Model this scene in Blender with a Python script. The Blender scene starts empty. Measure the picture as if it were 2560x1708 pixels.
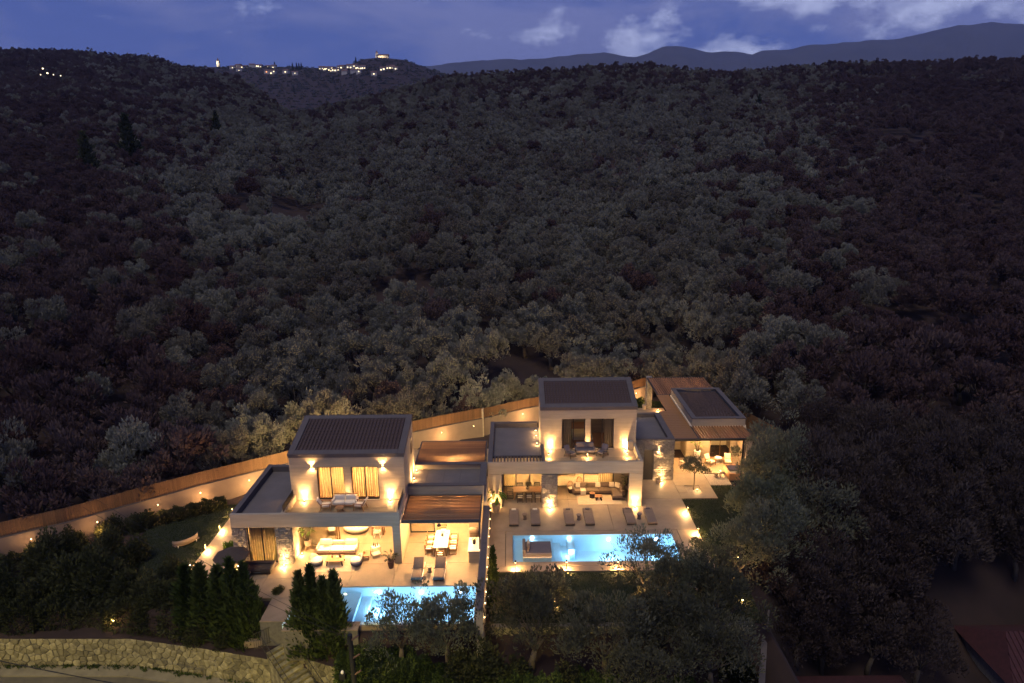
import bpy, bmesh, math, random
import numpy as np
from mathutils import Vector, Matrix, noise as mnoise
random.seed(7)
SC = bpy.context.scene
COL = SC.collection
RAD = math.radians

# ---------------------------------------------------------------- camera
CAM_H, PITCH, ROLL, FPX = 28.0, 15.0, 0.6, 1707.0
def _axes():
    t, r = RAD(PITCH), RAD(ROLL)
    Rv = Vector((1, 0, 0)); F = Vector((0, math.cos(t), -math.sin(t))); D = Vector((0, -math.sin(t), -math.cos(t)))
    return Rv*math.cos(r) + D*math.sin(r), -Rv*math.sin(r) + D*math.cos(r), F
RC, DC, FC = _axes()
cd = bpy.data.cameras.new('camera'); cd.sensor_width = 36.0; cd.lens = 36.0*FPX/2560.0
cd.clip_start = 0.5; cd.clip_end = 30000
cam = bpy.data.objects.new('camera', cd); COL.objects.link(cam)
mw = Matrix.Identity(4)
for i, ax in enumerate((RC, -DC, -FC)):
    for j in range(3): mw[j][i] = ax[j]
mw.translation = Vector((0, 0, CAM_H))
cam.matrix_world = mw
SC.camera = cam
def pray(px, py):
    return RC*((px-1280)/FPX) + DC*((py-854)/FPX) + FC
def at(px, py, z=0.0):            # photo pixel -> point on the level z
    d = pray(px, py); s = (z-CAM_H)/d.z
    return Vector((d.x*s, d.y*s, z))
def atY(px, py, Y):               # photo pixel -> point at the depth Y
    d = pray(px, py); s = Y/d.y
    return Vector((d.x*s, Y, CAM_H+d.z*s))

# ---------------------------------------------------------------- render / exposure
SC.view_settings.view_transform = 'Standard'; SC.view_settings.look = 'None'
SC.view_settings.exposure = 0.0; SC.view_settings.gamma = 1.0
SC.render.engine = 'CYCLES'
cy = SC.cycles
cy.use_denoising = True
cy.max_bounces = 7; cy.diffuse_bounces = 3; cy.glossy_bounces = 2; cy.transmission_bounces = 4
cy.transparent_max_bounces = 10; cy.volume_bounces = 0
cy.sample_clamp_indirect = 4.0; cy.sample_clamp_direct = 0
cy.caustics_reflective = False; cy.caustics_refractive = False
cy.use_light_tree = True
cy.adaptive_threshold = 0.02

# ---------------------------------------------------------------- world: dusk sky with cloud
SUN_EL, SUN_AZ = RAD(64), RAD(-25)      # direction of the afterglow's soft light
W = bpy.data.worlds.new('World'); SC.world = W; W.use_nodes = True
def build_world():
    nt = W.node_tree; nt.nodes.clear(); N = nt.nodes.new; L = nt.links.new
    out = N('ShaderNodeOutputWorld'); bg = N('ShaderNodeBackground')
    tc = N('ShaderNodeTexCoord')
    sep = N('ShaderNodeSeparateXYZ'); L(tc.outputs['Generated'], sep.inputs[0])
    sky = N('ShaderNodeTexSky'); sky.sky_type = 'NISHITA'; sky.sun_disc = False
    sky.sun_elevation = RAD(-3.0); sky.sun_rotation = RAD(30); sky.altitude = 100; sky.air_density = 1.2; sky.dust_density = 1.5; sky.ozone_density = 4
    ramp = N('ShaderNodeValToRGB'); L(sep.outputs['Z'], ramp.inputs[0])
    e = ramp.color_ramp.elements
    e[0].position = 0.0; e[0].color = (0.098, 0.148, 0.44, 1)
    e[1].position = 1.0; e[1].color = (0.050, 0.060, 0.14, 1)
    m = ramp.color_ramp.elements.new(0.20); m.color = (0.062, 0.102, 0.33, 1)
    # stretch the direction so that cloud lies in level banks
    mp = N('ShaderNodeVectorMath'); mp.operation = 'MULTIPLY'; mp.inputs[1].default_value = (1.0, 1.0, 3.2); L(tc.outputs['Generated'], mp.inputs[0])
    n1 = N('ShaderNodeTexNoise'); n1.inputs['Scale'].default_value = 3.3; n1.inputs['Detail'].default_value = 7; n1.inputs['Roughness'].default_value = .55; n1.inputs['Distortion'].default_value = .35
    L(mp.outputs[0], n1.inputs['Vector'])
    r1 = N('ShaderNodeValToRGB'); r1.color_ramp.elements[0].position = .43; r1.color_ramp.elements[1].position = .58; L(n1.outputs[0], r1.inputs[0])
    mixc = N('ShaderNodeMix'); mixc.data_type = 'RGBA'; L(r1.outputs[0], mixc.inputs['Factor']); L(ramp.outputs[0], mixc.inputs['A']); mixc.inputs['B'].default_value = (0.155, 0.182, 0.400, 1)
    # breaks in the cloud where the after-sunset sky shows, brighter towards the west
    off = N('ShaderNodeVectorMath'); off.operation = 'ADD'; off.inputs[1].default_value = (1.45, 3.2, .6); mp2 = N('ShaderNodeVectorMath'); mp2.operation = 'MULTIPLY'; mp2.inputs[1].default_value = (1.0, 1.0, 1.9); L(tc.outputs['Generated'], mp2.inputs[0]); L(mp2.outputs[0], off.inputs[0])
    n2 = N('ShaderNodeTexNoise'); n2.inputs['Scale'].default_value = 7.5; n2.inputs['Detail'].default_value = 8; n2.inputs['Roughness'].default_value = .58; n2.inputs['Distortion'].default_value = .0
    L(off.outputs[0], n2.inputs['Vector'])
    dot = N('ShaderNodeVectorMath'); dot.operation = 'DOT_PRODUCT'; L(tc.outputs['Generated'], dot.inputs[0])
    gd = Vector((0.47, 0.86, 0.17)).normalized(); dot.inputs[1].default_value = gd
    glow = N('ShaderNodeMapRange'); L(dot.outputs['Value'], glow.inputs[0]); glow.inputs[1].default_value = .90; glow.inputs[2].default_value = 1.0; glow.inputs[3].default_value = 0; glow.inputs[4].default_value = .17
    ad = N('ShaderNodeMath'); ad.operation = 'ADD'; L(n2.outputs[0], ad.inputs[0]); L(glow.outputs[0], ad.inputs[1])
    r2 = N('ShaderNodeValToRGB'); r2.color_ramp.elements[0].position = .61; r2.color_ramp.elements[1].position = .78; L(ad.outputs[0], r2.inputs[0])
    mix2 = N('ShaderNodeMix'); mix2.data_type = 'RGBA'; L(r2.outputs[0], mix2.inputs['Factor']); L(mixc.outputs['Result'], mix2.inputs['A']); mix2.inputs['B'].default_value = (0.58, 0.64, 0.92, 1)
    add = N('ShaderNodeMix'); add.data_type = 'RGBA'; add.blend_type = 'ADD'; add.inputs['Factor'].default_value = .03
    L(mix2.outputs['Result'], add.inputs['A']); L(sky.outputs[0], add.inputs['B'])
    L(add.outputs['Result'], bg.inputs['Color']); bg.inputs['Strength'].default_value = 1.2
    L(bg.outputs[0], out.inputs[0])
build_world()

# ---------------------------------------------------------------- soft afterglow light
sd = bpy.data.lights.new('afterglow', 'SUN'); sd.energy = 1.45; sd.angle = RAD(20); sd.color = (1.0, .87, .72)
so = bpy.data.objects.new('afterglow', sd); COL.objects.link(so)
sv = Vector((math.sin(SUN_AZ)*math.cos(SUN_EL), -math.cos(SUN_AZ)*math.cos(SUN_EL), math.sin(SUN_EL)))
so.rotation_euler = sv.to_track_quat('Z', 'Y').to_euler(); so.location = (0, 0, 120)

# ================================================================ helpers
class MB:
    def __init__(s): s.v = []; s.f = []
    def add(s, vs, fs):
        n = len(s.v); s.v += [tuple(p) for p in vs]; s.f += [tuple(i+n for i in f) for f in fs]; return s
    def box(s, x0, y0, z0, x1, y1, z1, fn=None):
        if x0 > x1: x0, x1 = x1, x0
        if y0 > y1: y0, y1 = y1, y0
        if z0 > z1: z0, z1 = z1, z0
        vs = [(x0,y0,z0),(x1,y0,z0),(x1,y1,z0),(x0,y1,z0),(x0,y0,z1),(x1,y0,z1),(x1,y1,z1),(x0,y1,z1)]
        if fn: vs = [fn(*p) for p in vs]
        return s.add(vs, [(3,2,1,0),(4,5,6,7),(0,1,5,4),(1,2,6,5),(2,3,7,6),(3,0,4,7)])
    def bar(s, p, q, w, h):          # rectangular bar from p to q, w sideways, h upwards
        p, q = Vector(p), Vector(q); d = (q-p).normalized()
        up = Vector((0,0,1)) if abs(d.z) < .95 else Vector((0,1,0))
        a = d.cross(up).normalized()*(w/2); b = a.cross(d).normalized()*(h/2)
        vs = [p-a-b, p+a-b, p+a+b, p-a+b, q-a-b, q+a-b, q+a+b, q-a+b]
        return s.add(vs, [(3,2,1,0),(4,5,6,7),(0,1,5,4),(1,2,6,5),(2,3,7,6),(3,0,4,7)])
    def tube(s, pts, r, n=6, r1=None):
        pts = [Vector(p) for p in pts]; m = len(pts); base = len(s.v)
        for i, p in enumerate(pts):
            d = (pts[min(i+1, m-1)] - pts[max(i-1, 0)]).normalized()
            up = Vector((0,0,1)) if abs(d.z) < .9 else Vector((1,0,0))
            a = d.cross(up).normalized(); b = a.cross(d).normalized()
            rr = r if r1 is None else r + (r1-r)*i/(m-1)
            for k in range(n):
                t = 2*math.pi*k/n; s.v.append(tuple(p + a*math.cos(t)*rr + b*math.sin(t)*rr))
        for i in range(m-1):
            for k in range(n):
                k2 = (k+1) % n
                s.f.append((base+i*n+k, base+i*n+k2, base+(i+1)*n+k2, base+(i+1)*n+k))
        s.f.append(tuple(base+k for k in range(n))[::-1]); s.f.append(tuple(base+(m-1)*n+k for k in range(n)))
        return s
    def lathe(s, prof, n=14, c=(0,0,0), sx=1, sy=1):
        base = len(s.v)
        for r, z in prof:
            for k in range(n):
                t = 2*math.pi*k/n; s.v.append((c[0]+r*sx*math.cos(t), c[1]+r*sy*math.sin(t), c[2]+z))
        for i in range(len(prof)-1):
            for k in range(n):
                k2 = (k+1) % n
                s.f.append((base+i*n+k, base+i*n+k2, base+(i+1)*n+k2, base+(i+1)*n+k))
        s.f.append(tuple(base+k for k in range(n))[::-1]); m = len(prof)-1
        s.f.append(tuple(base+m*n+k for k in range(n)))
        return s
    def prism(s, poly, z0, z1):
        n = len(poly); vs = [(p[0],p[1],z0) for p in poly] + [(p[0],p[1],z1) for p in poly]
        fs = [tuple(range(n))[::-1], tuple(range(n, 2*n))] + [(i,(i+1)%n,n+(i+1)%n,n+i) for i in range(n)]
        return s.add(vs, fs)
    def mesh(s, name, off=(0,0,0), smooth=False):
        me = bpy.data.meshes.new(name)
        me.from_pydata([(a-off[0], b-off[1], c-off[2]) for a,b,c in s.v], [], s.f)
        if smooth: me.shade_smooth()
        return me
    def build(s, name, mat, parent=None, world=True, bev=0, seg=2, smooth=False):
        off = wloc(parent) if (world and parent) else (0,0,0)
        return link(name, s.mesh(name, off, smooth), mat, parent, bev, seg)
def wloc(o):
    p = Vector((0,0,0))
    while o is not None: p += o.location; o = o.parent
    return p
def link(name, me, mat, parent=None, bev=0, seg=2):
    o = bpy.data.objects.new(name, me); COL.objects.link(o)
    if mat and not me.materials: me.materials.append(mat)
    if parent: o.parent = parent
    if bev:
        b = o.modifiers.new('bevel', 'BEVEL'); b.width = bev; b.segments = seg; b.limit_method = 'ANGLE'; b.harden_normals = False
        if seg > 1: me.shade_smooth()
    return o
def tag(o, label, cat, group=None):
    o['label'] = label; o['category'] = cat
    if group: o['group'] = group
    return o
def thing(name, label, cat, loc=(0,0,0), rz=0, group=None):
    o = bpy.data.objects.new(name, None); COL.objects.link(o); o.empty_display_size = .3
    o.location = loc; o.rotation_euler = (0,0,rz)
    return tag(o, label, cat, group)
def kind(o, k): o['kind'] = k; return o
def dup(o, loc=None, rz=None, label=None, parent=None, scale=None):
    c = o.copy(); COL.objects.link(c); c.parent = parent
    for ch in o.children: dup(ch, parent=c)
    if loc is not None: c.location = loc
    if rz is not None: c.rotation_euler = (0,0,rz)
    if scale is not None: c.scale = (scale,)*3
    if label: c['label'] = label
    return c

# ---------------------------------------------------------------- materials
def mat(name, col, rough=.7, var=.12, vs=3.0, bump=0, bs=40, metal=0, spec=.4, stretch=None, each=0):
    m = bpy.data.materials.new(name); m.use_nodes = True; nt = m.node_tree; N = nt.nodes.new; L = nt.links.new
    b = nt.nodes['Principled BSDF']; b.inputs['Roughness'].default_value = rough; b.inputs['Metallic'].default_value = metal
    b.inputs['Specular IOR Level'].default_value = spec
    tc = N('ShaderNodeTexCoord'); src = tc.outputs['Object']
    if stretch:
        mp = N('ShaderNodeMapping'); mp.inputs['Scale'].default_value = stretch; L(src, mp.inputs[0]); src = mp.outputs[0]
    n = N('ShaderNodeTexNoise'); n.inputs['Scale'].default_value = vs; n.inputs['Detail'].default_value = 6; n.inputs['Roughness'].default_value = .6; L(src, n.inputs['Vector'])
    mr = N('ShaderNodeMapRange'); L(n.outputs[0], mr.inputs[0]); mr.inputs[1].default_value = .3; mr.inputs[2].default_value = .7
    mx = N('ShaderNodeMix'); mx.data_type = 'RGBA'; L(mr.outputs[0], mx.inputs['Factor'])
    mx.inputs['A'].default_value = tuple(max(0, c*(1-var)) for c in col)+(1,); mx.inputs['B'].default_value = tuple(min(1, c*(1+var)) for c in col)+(1,)
    res = mx.outputs['Result']
    if each:                       # every piece its own shade
        oi = N('ShaderNodeObjectInfo'); er = N('ShaderNodeMapRange'); L(oi.outputs['Random'], er.inputs[0]); er.inputs[3].default_value = 1-each; er.inputs[4].default_value = 1+each
        em = N('ShaderNodeVectorMath'); em.operation = 'SCALE'; L(res, em.inputs[0]); L(er.outputs[0], em.inputs['Scale']); res = em.outputs[0]
    L(res, b.inputs['Base Color'])
    if bump:
        n2 = N('ShaderNodeTexNoise'); n2.inputs['Scale'].default_value = bs; n2.inputs['Detail'].default_value = 4; L(src, n2.inputs['Vector'])
        bp = N('ShaderNodeBump'); bp.inputs['Strength'].default_value = bump; bp.inputs['Distance'].default_value = .02; L(n2.outputs[0], bp.inputs['Height']); L(bp.outputs[0], b.inputs['Normal'])
    return m
def glow(name, col, s):
    m = bpy.data.materials.new(name); m.use_nodes = True; nt = m.node_tree; nt.nodes.clear()
    o = nt.nodes.new('ShaderNodeOutputMaterial'); e = nt.nodes.new('ShaderNodeEmission'); e.inputs[0].default_value = (*col,1); e.inputs[1].default_value = s
    nt.links.new(e.outputs[0], o.inputs[0]); return m
def clear(name, tint, ior, rough=0.02, bump=0, bs=3, maxr=1.0):
    m = bpy.data.materials.new(name); m.use_nodes = True; nt = m.node_tree; nt.nodes.clear(); N = nt.nodes.new; L = nt.links.new
    o = N('ShaderNodeOutputMaterial'); t = N('ShaderNodeBsdfTransparent'); t.inputs[0].default_value = (*tint,1)
    g = N('ShaderNodeBsdfGlossy'); g.inputs['Roughness'].default_value = rough
    f = N('ShaderNodeFresnel'); f.inputs[0].default_value = ior; mx = N('ShaderNodeMixShader')
    L(f.outputs[0], mx.inputs[0]); L(t.outputs[0], mx.inputs[1]); L(g.outputs[0], mx.inputs[2]); L(mx.outputs[0], o.inputs[0])
    if bump:
        n = N('ShaderNodeTexNoise'); n.inputs['Scale'].default_value = bs; n.inputs['Detail'].default_value = 3
        tc = N('ShaderNodeTexCoord'); L(tc.outputs['Object'], n.inputs['Vector'])
        bp = N('ShaderNodeBump'); bp.inputs['Strength'].default_value = bump; bp.inputs['Distance'].default_value = .03; L(n.outputs[0], bp.inputs['Height'])
        L(bp.outputs[0], g.inputs['Normal']); L(bp.outputs[0], f.inputs['Normal'])
    return m
def leafmat(name, cols, trans=.3, ns=.02, rough=.6):
    m = bpy.data.materials.new(name); m.use_nodes = True; nt = m.node_tree; nt.nodes.clear(); N = nt.nodes.new; L = nt.links.new
    o = N('ShaderNodeOutputMaterial'); d = N('ShaderNodeBsdfDiffuse'); t = N('ShaderNodeBsdfTranslucent'); mx = N('ShaderNodeMixShader'); mx.inputs[0].default_value = trans
    oi = N('ShaderNodeObjectInfo'); ge = N('ShaderNodeNewGeometry')
    n = N('ShaderNodeTexNoise'); n.inputs['Scale'].default_value = ns; n.inputs['Detail'].default_value = 3; L(ge.outputs['Position'], n.inputs['Vector'])
    n2 = N('ShaderNodeTexNoise'); n2.inputs['Scale'].default_value = .9; n2.inputs['Detail'].default_value = 2; L(ge.outputs['Position'], n2.inputs['Vector'])
    a = N('ShaderNodeMath'); a.operation = 'MULTIPLY_ADD'; L(oi.outputs['Random'], a.inputs[0]); a.inputs[1].default_value = .45; L(n.outputs[0], a.inputs[2])
    b = N('ShaderNodeMath'); b.operation = 'MULTIPLY_ADD'; L(n2.outputs[0], b.inputs[0]); b.inputs[1].default_value = .5; L(a.outputs[0], b.inputs[2])
    mr = N('ShaderNodeMapRange'); L(b.outputs[0], mr.inputs[0]); mr.inputs[1].default_value = .6; mr.inputs[2].default_value = 1.5
    r = N('ShaderNodeValToRGB'); L(mr.outputs[0], r.inputs[0])
    e = r.color_ramp.elements; e[0].position = 0; e[0].color = (*cols[0],1); e[1].position = 1; e[1].color = (*cols[-1],1)
    for i, c in enumerate(cols[1:-1]): q = e.new((i+1)/(len(cols)-1)); q.color = (*c,1)
    L(r.outputs[0], d.inputs[0]); L(r.outputs[0], t.inputs[0]); L(d.outputs[0], mx.inputs[1]); L(t.outputs[0], mx.inputs[2]); L(mx.outputs[0], o.inputs[0])
    return m
MT = dict(
    plaster = mat('plaster', (.315,.268,.20), .85, .13, 1.0, .25, 18, stretch=(.5,.5,5)),
    darkwall = mat('dark_render', (.11,.095,.09), .9, .2, .8, .2, 20),  # darker even colour for the narrow boundary wall
    gardenwall = mat('garden_wall_render', (.20,.155,.12), .9, .12, .8, .15, 25),
    plaster_in = mat('plaster_in', (.66,.59,.48), .8, .04, 1.0),
    deck = mat('deck', (.235,.178,.122), .6, .16, .9, .1, 30, each=.05),
    roofcem = mat('roof_screed', (.115,.102,.10), .85, .12, .8, .1, 20),
    rim = mat('rim', (.086,.073,.070), .8, .1, 1.5),
    tile = mat('terracotta', (.060,.038,.033), .8, .3, 5, .2, 30),
    wood = mat('wood_slat', (.19,.088,.034), .6, .25, 6, .1, 40, stretch=(1,8,8), each=.3),
    boardwood = mat('board_wood', (.24,.115,.035), .6, .22, 4, stretch=(8,8,1)),
    fence = mat('fence_wood', (.145,.076,.034), .7, .3, 2, .2, 30, stretch=(6,6,.6), each=.16),
    teak = mat('teak', (.33,.17,.08), .5, .2, 5, stretch=(2,8,8)),
    dark = mat('dark_metal', (.025,.025,.028), .4, .1, 5, metal=.3),
    bronze = mat('bronze', (.16,.10,.05), .4, .1, 5, metal=.4),
    stone = mat('stone', (.20,.182,.16), .85, .3, 6, .5, 18),
    wallstone = mat('wall_stone', (.20,.176,.095), .9, .4, 3.5, .8, 11, each=.4),
    mortar = mat('mortar', (.12,.11,.09), .95, .2, 5),
    road = mat('asphalt', (.085,.075,.05), .9, .2, 1.5, .3, 40),
    verge = mat('verge', (.17,.15,.095), .9, .25, 1.2, .3, 30),
    earth = mat('earth', (.026,.015,.013), .95, .35, .3, .3, 4),
    lawn = mat('lawn', (.014,.019,.006), .95, .3, 1.5, .5, 60),
    gravel = mat('gravel', (.27,.22,.17), .95, .35, 14, .8, 40),
    curtain = mat('curtain', (.72,.58,.38), .9, .08, 2, stretch=(14,1,.2)),
    fab = mat('fabric_cream', (.64,.58,.48), .95, .05, 8, .1, 80),
    fabt = mat('fabric_taupe', (.17,.128,.10), .95, .08, 8, .1, 80),
    fabg = mat('fabric_grey', (.115,.10,.11), .95, .08, 8, .1, 80),
    fabd = mat('fabric_dark', (.062,.045,.036), .95, .1, 6),
    pot = mat('clay_pot', (.36,.28,.21), .8, .15, 5, .2, 30),
    potd = mat('dark_pot', (.10,.055,.045), .6, .15, 5),
    white = mat('white_paint', (.74,.70,.64), .6, .05, 4),
    poolw = mat('pool_plaster', (.54,.77,.91), .6, .06, 1.5),
    rug = mat('rug', (.42,.33,.24), .95, .12, 3, .2, 60),
    bark = mat('bark', (.085,.068,.05), .95, .35, 3, .6, 12),
    blackpole = mat('pole_wood', (.010,.010,.011), .8, .2, 3),
    metalrail = mat('rail_metal', (.05,.045,.035), .6, .1, 4, metal=.4),
    glass = clear('glass', (.93,.95,.94), 1.45),
    water = clear('water', (.80,.93,.98), 1.33, .03, .12, 1.6),
    warm = glow('lamp_warm', (1.0,.66,.28), 22),
    bulb = glow('bulb_warm', (1.0,.70,.34), 10),
    poolglow = glow('pool_lamp', (.80,.92,1.0), 14),
    olive = leafmat('olive_leaf', [(.128,.108,.084),(.205,.198,.152),(.305,.31,.243)]),
    olive_near = leafmat('olive_leaf_near', [(.075,.085,.045),(.12,.13,.08),(.20,.20,.15)], .35),
    cyp = leafmat('cypress_leaf', [(.030,.046,.014),(.055,.075,.022),(.085,.105,.035)], .15, .3),
    vignette = leafmat('vignette_leaf', [(.068,.040,.040),(.105,.070,.064),(.155,.118,.105)]),  # browner, darker leaves imitating vignetting on the flanks
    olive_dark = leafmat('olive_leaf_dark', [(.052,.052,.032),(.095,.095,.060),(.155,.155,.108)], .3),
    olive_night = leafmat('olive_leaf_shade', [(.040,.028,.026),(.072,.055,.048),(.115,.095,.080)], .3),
    hedge = leafmat('hedge_leaf', [(.035,.052,.014),(.060,.085,.024),(.105,.125,.045)], .25, .4),
    bush = leafmat('bush_leaf', [(.028,.034,.016),(.05,.055,.026),(.085,.085,.045)], .25, .3),
    palm = leafmat('palm_leaf', [(.06,.11,.02),(.10,.17,.03),(.15,.22,.05)], .4, .3),
    darkleaf = leafmat('rubber_leaf', [(.03,.035,.025),(.05,.05,.035),(.07,.06,.045)], .1, .3),
)
WARM = (1.0, .545, .20); LK = 19.0
def lamp(parent, kindl, loc, power, col=WARM, r=.05, to=None, ang=70, blend=.5):
    l = bpy.data.lights.new('lamp_light', kindl); l.energy = power*(LK if col[0] > col[2] else 1.0); l.color = col
    if kindl != 'AREA': l.shadow_soft_size = r
    else: l.shape = 'SQUARE'; l.size = r
    if kindl == 'SPOT': l.spot_size = RAD(ang); l.spot_blend = blend
    o = bpy.data.objects.new('lamp_light', l); COL.objects.link(o)
    off = wloc(parent) if parent else Vector((0,0,0))
    o.location = Vector(loc) - off
    if parent: o.parent = parent
    if to is not None:
        o.rotation_euler = (Vector(loc)-Vector(to)).to_track_quat('Z','Y').to_euler()
    return o
# ================================================================ terrain
def interp(tab, x):
    if x <= tab[0][0]: return tab[0][1]
    for (a, b), (c, d) in zip(tab, tab[1:]):
        if x <= c: return b + (d-b)*(x-a)/(c-a)
    return tab[-1][1]
def sstep(a, b, x):
    t = min(1, max(0, (x-a)/(b-a))); return t*t*(3-2*t)
PERIM = [(-400,20),(-60,33),(-38,44.5),(-26.6,52.7),(-10,64),(-3.2,67.5),(2.4,71),(16.4,78.5),(23.5,71),(26,62),(34,56),(60,55),(400,60)]
WALLY = [(-70,38.7),(-34,38.25),(-25.1,38.1),(-20.1,37.15),(-14.4,35.85),(-10.4,35.2),(-7,34.0),(0,32.5),(25,30),(80,28)]
# skyline of the wooded slope: photo column -> (photo row, distance)
RIDGE = [(-900,110,600),(0,126,600),(200,131,600),(380,144,600),(450,166,560),(600,198,500),(720,285,400),(800,272,390),(960,235,390),(1120,193,400),
         (1350,178,420),(1500,168,430),(1623,162,430),(1700,174,430),(1800,182,430),(1950,170,440),(2150,157,440),(2560,150,430),(3600,140,430)]
VILL = [(-200,215,1500),(300,190,1500),(420,170,1500),(600,171,1500),(700,170,1500),(830,174,1500),(870,167,1500),(905,152,1500),(950,147,1500),(1010,153,1500),(1060,170,1500),(1140,197,1500),(1300,215,1500),(2000,240,1500)]
def table(tab):
    out = []
    for px, py, Y in tab:
        p = atY(px, py, Y); out.append((p.x/p.y, p.z, Y))
    return out
RT, VT = table(RIDGE), table(VILL)
RZ, RY = [(a,b) for a,b,c in RT], [(a,c) for a,b,c in RT]
VZ = [(a,b) for a,b,c in VT]
POOLS = [(-14.4,36.95,-2.6,40.53),(-0.1,43.3,12.1,46.95)]
def ground_z(x, y):
    if y < 1: y = 1
    pm = interp(PERIM, x)
    if y > pm:
        u = x/y; Yr = interp(RY, u); zr = interp(RZ, u)
        y0 = pm + 2
        nz = mnoise.noise((x*.012, y*.012, 3.1))*2.5*sstep(0, 60, y-y0) + mnoise.noise((x*.05, y*.05, 1.7))*.6*sstep(0, 30, y-y0)
        if y <= Yr:
            s = max(0, (y-y0)/max(1, Yr-y0)); z = -.6 + (zr-2.6)*(.86*s + .14*s*s) + nz*(1-s**4)
        else:
            z = zr-3.2 - (y-Yr)*.14 - ((y-Yr)*.010)**2
        if y > 700:
            zv = interp(VZ, u); z = max(z, zv*math.exp(-((y-1500)/420.0)**2) - 1.0, 10)
        return max(z, -1.0)
    z = -.25
    if x < -23.2: z += (-1.75)*(1-sstep(38.9, 43.5, y))*sstep(23.2, 27, -x)
    yw = interp(WALLY, x)
    if x > -16 and y < 36.6: z = -.35 - 1.6*sstep(0, 1, (36.6-y)/1.0)
    if x > 15.2: z = -.3 - 6.6*sstep(0, 10, 50-y)*sstep(18.5-min(3.2, max(0, (44-y)*.5)), 25-min(5.5, max(0, (44-y)*.9)), x)
    if -23.2 < x <= -14 and y < 39: z = -.3 - 1.5*sstep(0, 1.5, 39-y)
    for a, b, c, d in POOLS:
        if a-.35 < x < c+.35 and b-.35 < y < d+.35: z = min(z, -2.4)
    if y < yw+.55 and x < 14: z = -4.25
    return z
def gridlines(parts):
    out = []
    for a, b, n in parts:
        out += [a+(b-a)*i/n for i in range(n)]
    return out + [parts[-1][1]]
def build_ground():
    ys = gridlines([(-30,30,8),(30,39.5,38),(39.5,62,32),(62,110,24),(110,640,90),(640,1300,14),(1300,1700,24),(1700,3200,8),(3200,9000,4)])
    xs = gridlines([(-9000,-3000,4),(-3000,-900,9),(-900,-500,12),(-500,-120,42),(-120,-45,25),(-45,30,110),(30,120,30),(120,500,42),(500,900,12),(900,3000,9),(3000,9000,4)])
    vs = [(x, y, ground_z(x, y)) for y in ys for x in xs]; n = len(xs)
    fs = [(j*n+i, j*n+i+1, (j+1)*n+i+1, (j+1)*n+i) for j in range(len(ys)-1) for i in range(n-1)]
    me = bpy.data.meshes.new('ground'); me.from_pydata(vs, [], fs); me.shade_smooth()
    kind(link('ground', me, MT['earth']), 'structure')
build_ground()

# ---------------------------------------------------------------- distant mountains
MTN = [(700,190),(1000,172),(1060,167),(1120,160),(1200,150),(1280,148),(1345,148),(1443,135),(1514,132),(1585,145),(1661,117),(1705,117),(1770,130),(1852,130),(1882,136),(1906,127),(1966,125),(2015,115),(2151,103),(2260,95),(2315,82),(2397,63),(2478,57),(2560,61),(2700,70),(3000,110),(3400,120)]
def build_mountains():
    Y0 = 6000.0; pts = []
    for i in range(241):
        px = 700 + 2700*i/240; p = atY(px, interp(MTN, px), Y0); u = p.x/p.y
        z = p.z + 9*mnoise.noise((px*.02, 2.2, 0)) + 5*mnoise.noise((px*.07, 5.2, 0))
        pts.append((u, z))
    m = MB(); rows = 12; n = len(pts)
    for j in range(rows+4):
        f = j/rows
        for u, z in pts:
            Y = Y0 - 1900*(1-f) if f <= 1 else Y0 + 1500*(f-1)*3
            h = z*(.03+.97*f**1.35) if f <= 1 else z*max(0, 1-(f-1)*2.6)
            h += 26*mnoise.noise((u*26, Y*.0022, 1.0))*math.sin(math.pi*min(1, f)) if 0 < f < 1 else 0
            m.v.append((u*Y, Y, h - (20 if j == 0 else 0)))
    for j in range(rows+3):
        for i in range(n-1): m.f.append((j*n+i, j*n+i+1, (j+1)*n+i+1, (j+1)*n+i))
    kind(m.build('mountains', mat('mountain_scrub', (.05,.048,.045), .95, .25, .004), smooth=True), 'structure')
build_mountains()

# ================================================================ olive trees
def leafcloud(name, P, D, Ln, Wd, rng, mt, cup=.0):
    n = len(P); D = D/np.linalg.norm(D, axis=1)[:,None]
    R = rng.normal(size=(n,3)); S = np.cross(D, R); S /= np.linalg.norm(S, axis=1)[:,None]
    Ln = np.asarray(Ln)[:,None]; Wd = np.asarray(Wd)[:,None]
    V = np.empty((n,4,3)); V[:,0] = P - D*Ln*.5; V[:,1] = P + S*Wd*.5; V[:,2] = P + D*Ln*.5; V[:,3] = P - S*Wd*.5
    me = bpy.data.meshes.new(name); me.vertices.add(n*4); me.vertices.foreach_set('co', V.reshape(-1))
    me.loops.add(n*4); me.loops.foreach_set('vertex_index', np.arange(n*4, dtype=np.int32))
    me.polygons.add(n); me.polygons.foreach_set('loop_start', np.arange(0, n*4, 4, dtype=np.int32))
    me.update(calc_edges=True); me.validate()
    if mt: me.materials.append(mt)
    return me
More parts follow.
